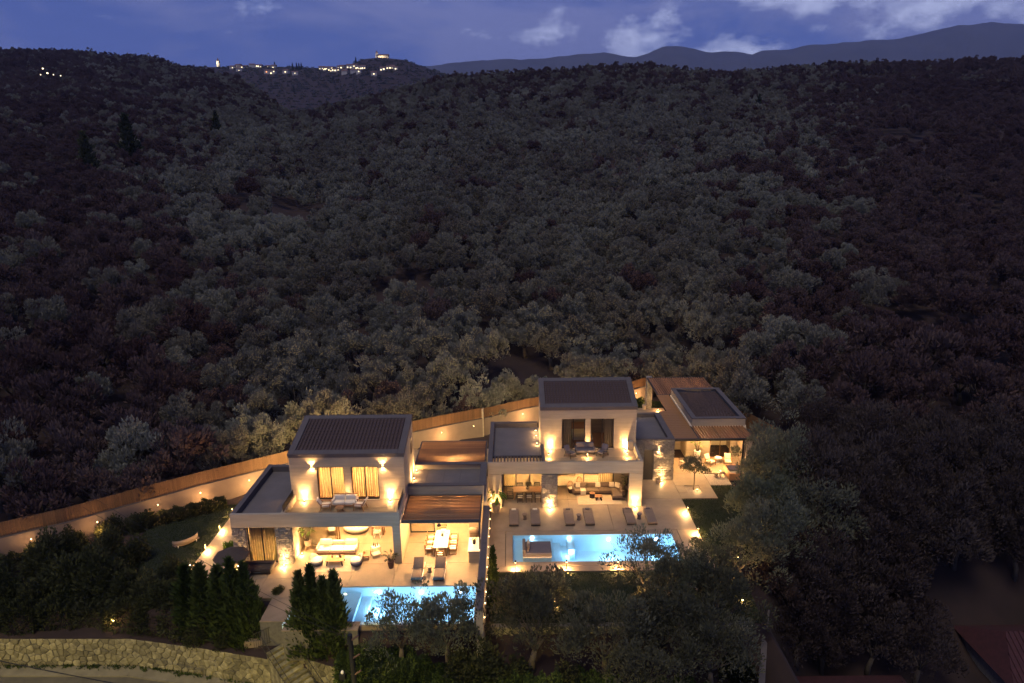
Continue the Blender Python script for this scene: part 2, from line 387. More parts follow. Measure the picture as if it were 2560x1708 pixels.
def olive_crown(name, seed, R, zc, vz, nclump, nleaf, Ln, mt, ragged=.3, low=-.45):
    rng = np.random.default_rng(seed); C = []
    while len(C) < nclump:
        d = rng.normal(size=3); d /= np.linalg.norm(d)
        if d[2] < low: continue
        rr = (.35+.65*rng.random()**.55)*(1+ragged*(rng.random()-.4))
        C.append((d*np.array([1,1,vz])*R*rr*.84, R*(.15+.17*rng.random())))
    P = []; D = []
    for c, r in C:
        k = int(nleaf/nclump*(.6+.8*rng.random())); q = rng.normal(size=(k,3)); q /= np.linalg.norm(q, axis=1)[:,None]
        q[:,2] = np.where(q[:,2] < -.3, -q[:,2], q[:,2])
        rad = r*(.64+.54*rng.random((k,1))**.8); p = c + q*rad*np.array([1,1,1.25]); P.append(p)
        D.append(q*.8 + rng.normal(size=(k,3))*.45 + np.array([0,0,.9]) + c/np.linalg.norm(c)*.3)
    P = np.concatenate(P); D = np.concatenate(D); P[:,2] += zc; n = len(P)
    return leafcloud(name, P, D, Ln*(.7+.6*rng.random(n)), Ln*.36*(.7+.6*rng.random(n)), rng, mt)
def olive_trunk(name, seed, h, spread, r=.22):
    rg = random.Random(seed); m = MB()
    tips = []
    pts = [(0,0,-.3),(rg.uniform(-.1,.1),rg.uniform(-.1,.1),h*.22),(rg.uniform(-.2,.2),rg.uniform(-.2,.2),h*.42)]
    m.tube(pts, r*1.35, 8, r*.8)
    for k in range(5):
        a = k*1.257+rg.uniform(-.4,.4); s = spread*rg.uniform(.5,.85)
        p0 = Vector(pts[2]) - Vector((0,0,.08))
        p1 = p0 + Vector((math.cos(a)*s*.45, math.sin(a)*s*.45, h*.22)); p2 = p0 + Vector((math.cos(a)*s, math.sin(a)*s, h*.42))
        m.tube([p0, p1, p2], r*.5, 6, r*.15)
        for q in range(2):
            b = a + rg.uniform(-1,1); p3 = p1 + Vector((math.cos(b)*s*.5, math.sin(b)*s*.5, h*.26)); m.tube([p1, p1.lerp(p3,.5)+Vector((0,0,.08)), p3], r*.25, 5, r*.08)
    return m.mesh(name, smooth=True)
NEARC = [olive_crown('crown', 10+i, 2.35, 2.75, .98, 30, 5200, .32, MT['olive'], .62) for i in range(5)]
FARC = [olive_crown('crown', 40+i, 2.35, 2.6, .98, 20, 1300, .52, MT['olive'], .62) for i in range(4)]
VIGC = [olive_crown('crown', 50+i, 2.45, 2.7, .95, 22, 1900, .46, MT['vignette'], .5) for i in range(4)]
TRUNKS = [olive_trunk('trunk', 60+i, 3.4, 1.6) for i in range(4)]
for t in TRUNKS: t.materials.append(MT['bark'])
def hitg(px, py, y0=50, y1=640, st=1.5):
    d = pray(px, py); k = y0
    while k < y1:
        q = Vector((d.x*k/d.y, k, CAM_H+d.z*k/d.y))
        if q.z <= ground_z(q.x, q.y): return q
        k += st
    return q
CLR = hitg(1880, 700)
def grove_points():
    rg = random.Random(5); pts = []
    y = 46.0
    while y < 640:
        step = 4.25 if y < 170 else 4.7
        half = .80*y + 14; x = -half + rg.random()*step
        while x < half:
            px, py = x + rg.uniform(-1.5,1.5), y + rg.uniform(-1.0,1.0)*(1 if y < 170 else .55)
            x += step*rg.uniform(.85,1.2)
            pm = interp(PERIM, px)
            if py < pm + 2.6: continue
            u = px/py
            if py > interp(RY, u) + 12: continue
            g = mnoise.noise((px*.03, py*.03, 9.0)) + .35*mnoise.noise((px*.11, py*.05, 4.0))
            if g < -.54: continue
            # bare patch by the step in the fence
            if (px-2)**2/16 + (py-80)**2/30 < 1: continue
            if (px-CLR.x)**2/60 + (py-CLR.y)**2/22 < 1: continue
            pts.append((px, py, rg.uniform(.8,1.22)*(1+.18*mnoise.noise((px*.02,py*.02,1)))))
        y += step*(.92 if y < 170 else 1.16)
    for i, x in enumerate([-37+2.9*k for k in range(21)]):          # bushy row close behind the fence
        pts.append((x+rg.uniform(-.7,.7), interp(PERIM, x)+rg.uniform(2.2,3.2), rg.uniform(.75,1.1)))
    return pts
def vignetted(x, y, rg):                # darkened crowns towards both flanks: lens vignetting put into leaf colour
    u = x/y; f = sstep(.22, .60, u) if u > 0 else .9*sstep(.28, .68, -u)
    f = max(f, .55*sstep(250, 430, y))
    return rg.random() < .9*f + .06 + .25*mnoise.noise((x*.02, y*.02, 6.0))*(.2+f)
def plant_grove():
    pts = grove_points(); rg = random.Random(3)
    def inview(p):
        v = Vector((p[0], p[1], ground_z(p[0],p[1])+2.5)) - Vector((0,0,CAM_H)); zc = v.dot(FC)
        return abs(v.dot(RC)/zc) < .78 and abs(v.dot(DC)/zc) < .53
    near = sorted([p for p in pts if inview(p)], key=lambda p: math.hypot(p[0], p[1]-0))[:150]
    ns = set(near); far = [p for p in pts if p not in ns]
    for i, (x, y, s) in enumerate(near):
        t = thing('olive_tree', 'grey green olive tree on the wooded slope behind the villas', 'tree', (x, y, ground_z(x,y)), rg.uniform(0,6.28), 'olive trees of the grove behind the villas')
        t.scale = (s, s, s*rg.uniform(.9,1.12))
        link('crown', VIGC[i % 4] if vignetted(x, y, rg) else NEARC[i % 5], None, t); link('trunk', TRUNKS[i % 4], None, t)
        if i < 9: protos.append(t.children)
    # all the trees farther up the slope: one mass
    proto_objs = []
    me = bpy.data.meshes.new('olive_wood')
    me.vertices.add(len(far)); me.vertices.foreach_set('co', np.array([(x,y,ground_z(x,y)) for x,y,s in far], dtype=np.float32).reshape(-1))
    a = me.attributes.new('tsize', 'FLOAT', 'POINT'); a.data.foreach_set('value', np.array([s for x,y,s in far], dtype=np.float32))
    b = me.attributes.new('pick', 'INT', 'POINT'); b.data.foreach_set('value', np.array([rg.randrange(8,12) if vignetted(x, y, rg) else (rg.randrange(4) if y > 150 or math.hypot(x,y) > 190 else rg.randrange(4,8)) for x,y,s in far], dtype=np.int32))
    c = me.attributes.new('turn', 'FLOAT', 'POINT'); c.data.foreach_set('value', np.array([rg.uniform(0,6.28) for _ in far], dtype=np.float32))
    o = kind(link('olive_wood', me, MT['olive']), 'stuff')
    tag(o, 'dense mass of olive trees covering the upper slopes to the ridge', 'wood')
    ng = bpy.data.node_groups.new('scatter_trees', 'GeometryNodeTree')
    ng.interface.new_socket('Geometry', in_out='INPUT', socket_type='NodeSocketGeometry'); ng.interface.new_socket('Geometry', in_out='OUTPUT', socket_type='NodeSocketGeometry')
    N = ng.nodes.new; L = ng.links.new
    gi = N('NodeGroupInput'); go = N('NodeGroupOutput'); ip = N('GeometryNodeInstanceOnPoints'); g2i = N('GeometryNodeGeometryToInstance')
    # geometry of the crowns comes from the crown parts of standing trees
    objs = FARHOLD + NEARHOLD + VIGHOLD
    for ob in reversed(objs):
        oi = N('GeometryNodeObjectInfo'); oi.inputs['Object'].default_value = ob; oi.transform_space = 'ORIGINAL'; oi.inputs['As Instance'].default_value = True
        L(oi.outputs['Geometry'], g2i.inputs[0])
    def attr(nm, ty):
        q = N('GeometryNodeInputNamedAttribute'); q.data_type = ty; q.inputs['Name'].default_value = nm; return q.outputs['Attribute']
    L(gi.outputs[0], ip.inputs['Points']); L(g2i.outputs[0], ip.inputs['Instance']); ip.inputs['Pick Instance'].default_value = True
    L(attr('pick','INT'), ip.inputs['Instance Index'])
    cx = N('ShaderNodeCombineXYZ'); L(attr('turn','FLOAT'), cx.inputs['Z']); L(cx.outputs[0], ip.inputs['Rotation'])
    cs = N('ShaderNodeCombineXYZ'); s_ = attr('tsize','FLOAT'); [L(s_, cs.inputs[i]) for i in range(3)]; L(cs.outputs[0], ip.inputs['Scale'])
    L(ip.outputs[0], go.inputs[0])
    md = o.modifiers.new('scatter', 'NODES'); md.node_group = ng
    return near, far
protos = []
# four trees up on the ridge carry the simpler crowns that the far wood repeats
FARHOLD, NEARHOLD, VIGHOLD = [], [], []
for k in range(4):
    p = atY(900+400*k, 200, interp(RY, (900+400*k-1280)/1650)-14); z = ground_z(p.x, p.y)
    t = thing('olive_tree', 'olive tree standing on the ridge line of the wooded hill', 'tree', (p.x, p.y, z), k, 'olive trees on the ridge')
    FARHOLD.append(link('crown', FARC[k], None, t)); link('trunk', TRUNKS[k], None, t)
for k in range(4):
    p = atY(700+500*k, 420, 190); z = ground_z(p.x, p.y)
    t = thing('olive_tree', 'olive tree half way up the wooded slope', 'tree', (p.x, p.y, z), k, 'olive trees half way up')
    NEARHOLD.append(link('crown', NEARC[k], None, t)); link('trunk', TRUNKS[k], None, t)
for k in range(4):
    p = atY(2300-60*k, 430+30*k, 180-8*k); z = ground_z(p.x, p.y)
    t = thing('hill_tree', 'tree among the olives with leaves coloured darker to imitate lens vignetting', 'tree', (p.x, p.y, z), k, 'trees coloured darker for the vignette')
    VIGHOLD.append(link('crown', VIGC[k], None, t)); link('trunk', TRUNKS[k], None, t)
NEAR, FAR = plant_grove()
print('grove', len(NEAR), len(FAR))
# ================================================================ paving and pools
def curtain_mat():
    m = bpy.data.materials.new('curtain_cloth'); m.use_nodes = True; nt = m.node_tree; nt.nodes.clear(); N = nt.nodes.new; L = nt.links.new
    o = N('ShaderNodeOutputMaterial'); d = N('ShaderNodeBsdfDiffuse'); t = N('ShaderNodeBsdfTranslucent'); mx = N('ShaderNodeMixShader'); mx.inputs[0].default_value = .55
    d.inputs[0].default_value = (.66,.55,.38,1); t.inputs[0].default_value = (.85,.66,.38,1)
    L(d.outputs[0], mx.inputs[1]); L(t.outputs[0], mx.inputs[2]); L(mx.outputs[0], o.inputs[0]); return m
MT['cloth'] = curtain_mat()
def slabs(parent, rects, step=3.1, z=0.0, th=.05, gap=.009, m='deck', name='paving_slab'):
    for x0, y0, x1, y1 in rects:
        nx, ny = max(1, round((x1-x0)/step)), max(1, round((y1-y0)/step))
        for i in range(nx):
            for j in range(ny):
                a, b = x0+(x1-x0)*i/nx, x0+(x1-x0)*(i+1)/nx; c, d = y0+(y1-y0)*j/ny, y0+(y1-y0)*(j+1)/ny
                MB().box(a+gap, c+gap, z-th, b-gap, d-gap, z).build(name, MT[m], parent)
def base(name, rects, z0=-.3, z1=-.055, zf=-2.2):
    m = MB()
    for r in rects: m.box(r[0]+.02, r[1]+.02, zf if r[3] < 42 else z0, r[2]-.02, r[3]-.02, z1)
    return kind(m.build(name, MT['mortar']), 'structure')
D1 = [(-23.1,41.6,-20.05,53),(-22.9,39.4,-14.42,41.6),(-20.05,41.6,-14.42,51.4),(-14.42,40.55,-2.32,51.4),(-20.05,51.4,-2.3,57.0),(-14,57,-2.4,60.0),(-10,60,-2.4,63.2),(-14.42,36.1,-9.7,36.93),(-16.1,37.0,-14.44,39.38)]
T1 = base('terrace', D1); slabs(T1, D1)
D2 = [(-1.85,42.1,14.25,42.76),(-1.85,42.76,-.65,47.48),(12.66,42.76,14.25,47.48),(-1.85,47.48,14.25,52.5),(-1.85,52.5,14.25,60),(14.25,52.5,17.35,53.58),(14.25,53.58,15.03,54.82),(16.32,53.58,17.35,54.82),(14.25,54.82,17.35,57.2),(14.3,57.2,21.9,60.6),(13.9,70.5,17.4,74.2)]
T2 = base('terrace', D2); slabs(T2, D2, 3.4)
def pool(name, label, x0, y0, x1, y1, steps, lights, coping):
    t = thing(name, label, 'swimming pool', ((x0+x1)/2, (y0+y1)/2, -1.5))
    d = -1.45; b = MB()
    b.box(x0-.2, y0-.2, d-.15, x1+.2, y1+.2, d)
    b.box(x0-.2, y0-.2, d, x0, y1+.2, -.07); b.box(x1, y0-.2, d, x1+.2, y1+.2, -.07)
    b.box(x0, y0-.2, d, x1, y0, -.07); b.box(x0, y1, d, x1, y1+.2, -.07)
    b.build('basin', MT['poolw'], t)
    for s in steps: MB().box(*s).build('step', MT['poolw'], t, bev=.02, seg=2)
    w = MB(); n = 24
    w.add([(x0,y0,-.10),(x1,y0,-.10),(x1,y1,-.10),(x0,y1,-.10)], [(0,1,2,3)]); w.build('water', MT['water'], t)
    for c in coping: MB().box(*c).build('coping', MT['deck'], t, bev=.012, seg=1)
    for lx, ly, lz, pw in lights:
        f = MB().tube([(lx,ly,lz),(lx,ly-.04,lz)], .13, 14).build('underwater_light', MT['poolglow'], t)
        lamp(t, 'POINT', (lx, ly-1.35, lz-.3), pw*2.5, (.47,.75,1.0), .4)
    return t
pool('swimming_pool', 'blue lit pool with a padded bed standing in its shallow end', -.1, 43.3, 12.1, 46.95,
     [(-.1,43.3,-1.45,2.95,46.95,-.42),(2.95,43.3,-1.45,3.55,46.95,-.72),(3.55,44.35,-1.45,4.15,46.95,-1.0),(4.05,45.6,-1.45,4.6,46.93,-.45)],
     [(1.4,46.93,-.26,60),(4.25,46.90,-.32,60),(7.3,46.93,-.45,75),(10.95,46.93,-.45,75)],
     [(-.62,42.79,-.055,12.63,43.3,0),(-.62,46.95,-.055,12.63,47.45,0),(-.62,43.305,-.055,-.1,46.945,0),(12.1,43.305,-.055,12.63,46.945,0)])
pool('swimming_pool', 'blue lit infinity pool behind the row of cypresses, below the pair of sun loungers', -14.4, 36.95, -2.6, 40.53,
     [(-14.4,36.95,-1.45,-10.4,40.53,-.45),(-10.4,36.95,-1.45,-9.7,40.53,-.75),(-9.7,38.2,-1.45,-9.0,40.53,-1.05),(-8.95,38.9,-1.45,-8.3,39.7,-1.2)],
     [(-12.9,40.50,-.26,60),(-9.2,40.50,-.42,75),(-6.35,40.50,-.45,75),(-3.7,40.50,-.45,65)],
     [(-9.68,36.62,-1.9,-2.4,36.95,-.115),(-14.42,36.93,-.3,-9.68,36.95,-.03),(-2.6,36.95,-1.5,-2.34,40.53,-.03)])

# ================================================================ villas
def stoneface(x0, x1, z0, z1, Y, seed, depth=.30, bh=(.09,.19), bw=(.14,.42), side=True):
    rg = random.Random(seed); m = MB(); m.box(x0+.03, Y+.03, z0, x1-.03, Y+depth, z1)
    def course(a, b, place):
        z = z0
        while z < z1-.03:
            h = min(rg.uniform(*bh), z1-z); x = a
            while x < b-.02:
                w = min(rg.uniform(*bw), b-x)
                if b-(x+w) < .08: w = b-x
                g = .012; p = rg.uniform(.0,.075); k = rg.uniform(.01,.03)
                place(x+g, z+g, x+w-g, z+h-g, p, k, rg); x += w
            z += h
    def front(xa, za, xb, zb, p, k, rg):
        y0 = Y+.05; y1 = Y-p; j = lambda: rg.uniform(-.012,.012)
        vs = [(xa,y0,za),(xb,y0,za),(xb,y0,zb),(xa,y0,zb)]+[(xa+k+j(),y1+j(),za+k+j()),(xb-k+j(),y1+j(),za+k+j()),(xb-k+j(),y1+j(),zb-k+j()),(xa+k+j(),y1+j(),zb-k+j())]
        m.add(vs, [(4,5,6,7),(0,1,5,4),(1,2,6,5),(2,3,7,6),(3,0,4,7)])
    course(x0, x1, front)
    if side:
        for sx, X in ((-1, x0),(1, x1)):
            def sd(ya, za, yb, zb, p, k, rg, sx=sx, X=X):
                xa = X-sx*.05; xb = X+sx*p*.6
                vs = [(xa,ya,za),(xa,yb,za),(xa,yb,zb),(xa,ya,zb),(xb,ya+k,za+k),(xb,yb-k,za+k),(xb,yb-k,zb-k),(xb,ya+k,zb-k)]
                m.add(vs, [(4,5,6,7),(0,1,5,4),(1,2,6,5),(2,3,7,6),(3,0,4,7)])
            course(Y+.02, Y+depth, sd)
    return m
def window(v, x0, x1, z0, z1, Y, n=2, fw=.06, m='dark', nm='window', along='x'):
    """frame in the wall plane with n panes"""
    f = MB()
    def bx(a, b, c, d, e, g): f.box(a,b,c,d,e,g)
    bx(x0, Y, z0, x1, Y+.08, z0+fw); bx(x0, Y, z1-fw, x1, Y+.08, z1)
    w = (x1-x0)/n
    for i in range(n+1):
        xc = x0 + w*i; a = xc if i == 0 else (xc-fw if i == n else xc-fw/2); bx(a, Y+.002, z0+fw, a+fw, Y+.078, z1-fw)
    fo = f.build(nm, MT[m], v)
    for i in range(n):
        a, b = x0+w*i+(fw if i == 0 else fw/2), x0+w*(i+1)-(fw if i == n-1 else fw/2)
        MB().box(a, Y+.03, z0+fw, b, Y+.045, z1-fw).build('pane', MT['glass'], fo)
    return fo
def curtain(x0, x1, z0, z1, Y, label, lean=0):
    m = MB(); n = max(8, int((x1-x0)/.03)); rows = 6
    rg = random.Random(int(x0*100)+int(z0*7)); ph = [rg.uniform(0,6) for _ in range(3)]
    for j in range(rows+1):
        f = j/rows
        for i in range(n+1):
            x = x0+(x1-x0)*i/n; a = .035+.02*(1-f)
            m.v.append((x+lean*(1-f)*(i/n)**2, Y + a*math.sin(x*2*math.pi/.17+ph[0]) + .02*math.sin(x*5+ph[1]), z0+(z1-z0)*f))
    for j in range(rows):
        for i in range(n): m.f.append((j*(n+1)+i, j*(n+1)+i+1, (j+1)*(n+1)+i+1, (j+1)*(n+1)+i))
    return tag(m.build('curtain', MT['cloth'], smooth=True), label, 'curtain')
def shed_roof(v, x0, x1, y0, y1, z0, z1, rimw, tilew=.27):
    sl = (z1-z0)/(y1-y0)
    sh = lambda dz: (lambda x, y, z: (x, y, z0 + (y-y0)*sl + z + dz))
    r = MB(); r.box(x0-.04, y0-.04, -.02, x1+.04, y1+.04, .16, sh(0)); roof = r.build('roof', MT['rim'], v)
    a, b = x0+rimw, x1-rimw; c, d = y0+.42, y1-.38
    for q in ((x0-.06,y0-.06,a,y1+.06),(b,y0-.06,x1+.06,y1+.06),(a,y0-.06,b,c),(a,d,b,y1+.06)):
        MB().box(q[0], q[1], .16, q[2], q[3], .30, sh(0)).build('rim', MT['rim'], roof, bev=.02, seg=1)
    # tile columns, one mesh shared by all
    n = max(3, round((b-a)/tilew)); w = (b-a)/n; L = (d-c); k = 11; m = MB()
    for i in range(k):
        ya, yb = L*i/k, L*(i+1)/k+.04; lift0, lift1 = .05, .025
        pr = []
        for yy, lf, rr in ((ya, lift0, .36*w), (yb, lift1, .31*w)):
            for q in range(6):
                t = math.pi*q/5; pr.append((-math.cos(t)*rr, yy, yy*sl + lf + math.sin(t)*rr*.9))
        m.add(pr, [(q, q+1, q+7, q+6) for q in range(5)] + [(0,1,2,3,4,5)])
    m.add([(-w/2,0,.02),(w/2,0,.02),(w/2,L,.02+L*sl),(-w/2,L,.02+L*sl)], [(0,1,2,3)])
    me = m.mesh('tile_column'); me.materials.append(MT['tile'])
    off = wloc(roof)
    for i in range(n):
        o = link('tile_column', me, None, roof); o.location = Vector((a+w*(i+.5), c, z0+(c-y0)*sl+.16)) - off
    return roof
def pane(v, x0, y0, z0, x1, y1, z1, nm='glass_panel'):
    return MB().box(x0,y0,z0,x1,y1,z1).build(nm, MT['glass'], v)
def slats(v, x0, x1, y0, y1, z, n, along='x', w=.11, h=.07, m='wood', tilt=0):
    """n slats between the two sides, each a part, one mesh for all"""
    mb = MB()
    if along == 'x': mb.box(0,-w/2,-h/2,x1-x0,w/2,h/2, (lambda x,y,zz: (x, y, zz+y*tilt)))
    else: mb.box(-w/2,0,-h/2,w/2,y1-y0,h/2, (lambda x,y,zz: (x, y, zz+x*tilt)))
    me = mb.mesh('slat'); me.materials.append(MT[m]); off = wloc(v)
    for i in range(n):
        o = link('slat', me, None, v); f = (i+.5)/n
        o.location = (Vector((x0, y0+(y1-y0)*f, z)) if along == 'x' else Vector((x0+(x1-x0)*f, y0, z))) - off
def P(v, nm, m, *b, bev=.012):
    return MB().box(*b).build(nm, MT[m], v, bev=bev, seg=1)

# ---------------------------------------------------------------- villa with the tall lit porch (beside the cypresses)
V1 = thing('villa', 'two storey plaster villa with brightly lit living porch and curtained upstairs doors', 'house', (-14, 47, 0))
P(V1,'wall','plaster', -20,43.62,0,-19.75,51.4,3.0); P(V1,'wall','plaster', -19.75,51.15,0,-8.6,51.4,3.0)
for a, b, s in ((-20.0,-19.06,1),(-16.95,-15.83,2)):
    kind(stoneface(a, b, 0, 2.97, 43.32, s).build('stone_cladding', MT['stone'], V1), 'stuff')
P(V1,'wall','plaster', -16.1,43.64,0,-15.86,51.1,3.0)
P(V1,'fascia','plaster', -20,43.25,2.98,-8.05,43.46,4.03)
P(V1,'ceiling_slab','plaster_in', -19.98,43.47,3.0,-8.07,51.38,3.48,bev=0)
window(V1, -19.03, -16.98, 0.02, 2.97, 43.55, 2)
P(V1,'parapet','rim', -20,43.47,3.49,-19.62,51.4,4.03); P(V1,'parapet','rim', -19.61,51.02,3.49,-16.52,51.4,4.02)
P(V1,'flat_roof','roofcem', -19.6,43.47,3.49,-16.52,51.0,3.56,bev=0)
P(V1,'terrace_floor','deck', -16.2,43.47,3.485,-8.32,46.19,3.52,bev=0)
P(V1,'side_wall','plaster', -16.5,43.47,3.49,-16.22,46.19,3.98); P(V1,'side_wall','plaster', -8.30,43.47,3.49,-8.05,46.19,4.028)
# upstairs block
for a, b in ((-16.5,-14.52),(-12.51,-12.0),(-9.98,-8.05)): P(V1,'wall','plaster', a,46.2,3.5,b,46.45,6.18,bev=0)
P(V1,'wall','plaster', -16.5,46.2,6.185,-8.05,46.45,7.0,bev=0)
tp = lambda x,y,z: (x,y,z if z < 5 else 7.0+(y-46.2)*(1.1/4.8))
for a, b in ((-16.5,-16.25),(-8.3,-8.05)): MB().box(a,46.46,3.49,b,50.74,9,tp).build('wall', MT['plaster'], V1)
P(V1,'wall','plaster', -16.5,50.75,3.49,-8.05,51.0,8.05,bev=0)
P(V1,'upper_floor','teak', -16.2,46.47,3.49,-8.35,50.7,3.53,bev=0)
shed_roof(V1, -16.5, -8.05, 46.2, 51.0, 7.0, 8.1, .42)
window(V1, -14.52, -12.51, 3.54, 6.18, 46.30, 2); window(V1, -12.0, -9.98, 3.54, 6.18, 46.30, 2)
for a, b in ((-16.05,-13.5),(-13.46,-10.95),(-10.91,-8.4)): pane(V1, a,43.40,4.04,b,43.415,4.42)
pane(V1, -16.34,43.6,3.99,-16.325,46.1,4.5); pane(V1, -8.18,43.6,4.04,-8.165,46.1,4.5)
P(V1,'window_shutter','dark', -8.06,49.6,5.6,-8.02,50.2,6.9)
# living porch
f = window(V1, -15.84, -13.35, 0.02, 2.97, 45.75, 1, .05, 'bronze'); P(f,'sliding_frame','bronze', -13.34,45.84,.02,-13.24,45.9,2.97); P(f,'sliding_frame','bronze', -13.2,45.92,.02,-13.1,45.98,2.97)
P(V1,'wall','plaster', -8.6,43.25,0,-8.05,47.34,2.978); P(V1,'wall','plaster_in', -8.6,47.36,0,-8.3,51.1,3.0,bev=0)
P(V1,'inner_wall','plaster_in', -15.8,49.4,0,-8.65,49.6,3.0,bev=0)
# kitchen wing
P(V1,'wall','plaster', -8.04,47.35,2.95,-2.3,47.6,3.98); P(V1,'wall','plaster', -6.12,47.35,0,-5.85,47.6,2.949); P(V1,'wall','plaster', -3.5,47.35,0,-2.3,47.6,2.949)
P(V1,'wall','plaster', -2.55,47.61,0,-2.3,51.4,3.98); P(V1,'wall','plaster', -8.29,51.15,0,-2.56,51.4,3.98)
P(V1,'ceiling_slab','plaster_in', -8.03,47.61,3.0,-2.56,51.14,3.5,bev=0); P(V1,'flat_roof','roofcem', -8.03,47.62,3.505,-2.6,51.13,3.57,bev=0)
for b in ((-8.04,47.33,3.99,-2.12,47.75,4.06),(-2.65,47.76,3.99,-2.12,51.42,4.06),(-8.04,51.02,3.99,-2.66,51.42,4.06)): P(V1,'parapet_cap','rim', *b)
window(V1, -8.03, -6.13, .02, 2.94, 47.42, 1, .07, 'dark'); P(V1,'kitchen_counter','teak', -6.9,50.4,0,-3.0,51.1,.92); P(V1,'kitchen_shelf','teak', -6.5,50.8,1.6,-3.4,51.1,1.66)
for x in (-6.9,-5.55,-4.25): P(V1,'roof_joint','rim', x,47.63,3.571,x+.03,51.12,3.576,bev=0)

# ---------------------------------------------------------------- pergolas of that villa
def pergola(label, x0, x1, y0, y1, z, n, posts, along='x'):
    t = thing('pergola', label, 'pergola', ((x0+x1)/2, (y0+y1)/2, 0))
    P(t,'beam','dark', x0,y0,z-.12,x1,y0+.1,z+.1); P(t,'beam','dark', x0,y1-.1,z-.12,x1,y1,z+.1)
    P(t,'beam','dark', x0,y0+.11,z-.12,x0+.1,y1-.11,z+.1); P(t,'beam','dark', x1-.1,y0+.11,z-.12,x1,y1-.11,z+.1)
    slats(t, x0+.1, x1-.1, y0+.1, y1-.1, z+.05, n, along, w=.11, h=.09)
    for px, py in posts: P(t,'post','dark', px-.06,py-.06,0,px+.06,py+.06,z-.125)
    return t
PG1 = pergola('dark framed wooden slat pergola over the outdoor dining table', -7.98, -2.36, 43.42, 47.28, 3.22, 16, [(-2.45,43.5)])
PG2 = pergola('wooden slat pergola behind the flat kitchen roof', -8.2, -2.3, 52.3, 56.9, 3.5, 20, [(-8.1,52.4),(-2.4,52.4),(-8.1,56.8),(-2.4,56.8)])

# ---------------------------------------------------------------- villa with the stone corner wing
V2 = thing('villa', 'two storey plaster villa with dark upstairs doors and a stone clad corner wing', 'house', (4, 55, 0))
P(V2,'wall','plaster', -2.1,51.25,0,-.98,51.6,2.978); P(V2,'wall','plaster', -2.1,51.61,0,-1.85,60.3,2.99)
P(V2,'jamb','dark', -.975,51.3,0,-.90,54.8,2.97)
kind(stoneface(2.33, 3.6, 0, 2.96, 51.17, 5).build('stone_cladding', MT['stone'], V2), 'stuff'); P(V2,'shadow_strip','dark', 2.3,51.2,2.962,3.63,51.5,2.985,bev=0)  # thin dark strip drawn as the shadow gap between pillar and fascia
P(V2,'column','plaster', 9.51,51.25,0,10.61,51.62,2.978)
P(V2,'fascia','plaster', -2.1,51.25,2.99,10.61,51.46,4.03)
P(V2,'ceiling_slab','plaster_in', 2.43,51.47,3.0,10.59,60.0,3.48,bev=0); P(V2,'ceiling_slab','plaster_in', -2.08,52.75,3.0,2.42,60.0,3.48,bev=0)
P(V2,'inner_wall','plaster_in', -1.84,58.9,0,10.3,59.1,2.99,bev=0); P(V2,'wall','plaster', 10.35,51.63,0,10.6,60.0,2.99)
P(V2,'wall','plaster', -1.84,60.02,0,10.6,60.3,2.99)
window(V2, -.9, 2.6, .02, 2.97, 54.85, 3, .05, 'dark'); P(V2,'wall','plaster_in', 2.62,54.8,0,3.5,55.0,2.99,bev=0); window(V2, 3.55, 8.8, .02, 2.97, 54.85, 2, .05, 'dark'); P(V2,'wall','plaster', 8.82,54.8,0,10.34,55.0,2.99)
# roof over the dining porch: open slots at the front
P(V2,'parapet','rim', -2.1,51.47,3.49,-1.72,60.3,4.03); P(V2,'parapet','rim', -1.71,59.95,3.49,2.28,60.3,4.02)
P(V2,'flat_roof','roofcem', -1.71,52.76,3.49,2.36,59.94,3.56,bev=0)
P(V2,'roof_curb','plaster', -1.70,52.62,2.99,2.37,52.75,3.8); P(V2,'roof_curb','dark', -1.70,52.60,3.801,2.37,52.76,4.0)
slats(V2, -1.66, 2.36, 51.5, 52.6, 3.90, 15, 'y', .10, .16, 'dark'); P(V2,'parapet','rim', 2.38,51.47,3.49,2.62,54.98,4.03)
P(V2,'terrace_floor','deck', 2.64,51.47,3.485,10.36,54.98,3.52,bev=0); P(V2,'side_wall','plaster', 10.38,51.47,3.49,10.61,54.98,4.028)
P(V2,'upstand','plaster', 9.9,54.6,3.53,10.37,54.98,4.3)
for a, b in ((2.39,4.23),(6.24,6.72),(8.73,10.66)): P(V2,'wall','plaster', a,55.0,3.5,b,55.25,6.3,bev=0)
P(V2,'wall','plaster', 2.39,55.0,6.305,10.66,55.25,7.15,bev=0)
tp2 = lambda x,y,z: (x,y,z if z < 5 else 7.15+(y-55.0)*(1.3/3.9))
for a, b in ((2.39,2.64),(10.41,10.66)): MB().box(a,55.26,3.49,b,58.64,9.5,tp2).build('wall', MT['plaster'], V2)
P(V2,'wall','plaster', 2.39,58.65,3.49,10.66,58.9,8.4,bev=0); P(V2,'upper_floor','teak', 2.66,55.3,3.49,10.4,58.6,3.53,bev=0)
shed_roof(V2, 2.39, 10.66, 55.0, 58.9, 7.15, 8.45, .42)
window(V2, 4.23, 6.24, 3.54, 6.3, 55.10, 2); window(V2, 6.72, 8.73, 3.54, 6.3, 55.10, 2)
for a, b in ((2.7,5.2),(5.24,7.76),(7.8,10.3)): pane(V2, a,51.40,4.04,b,51.415,4.35)
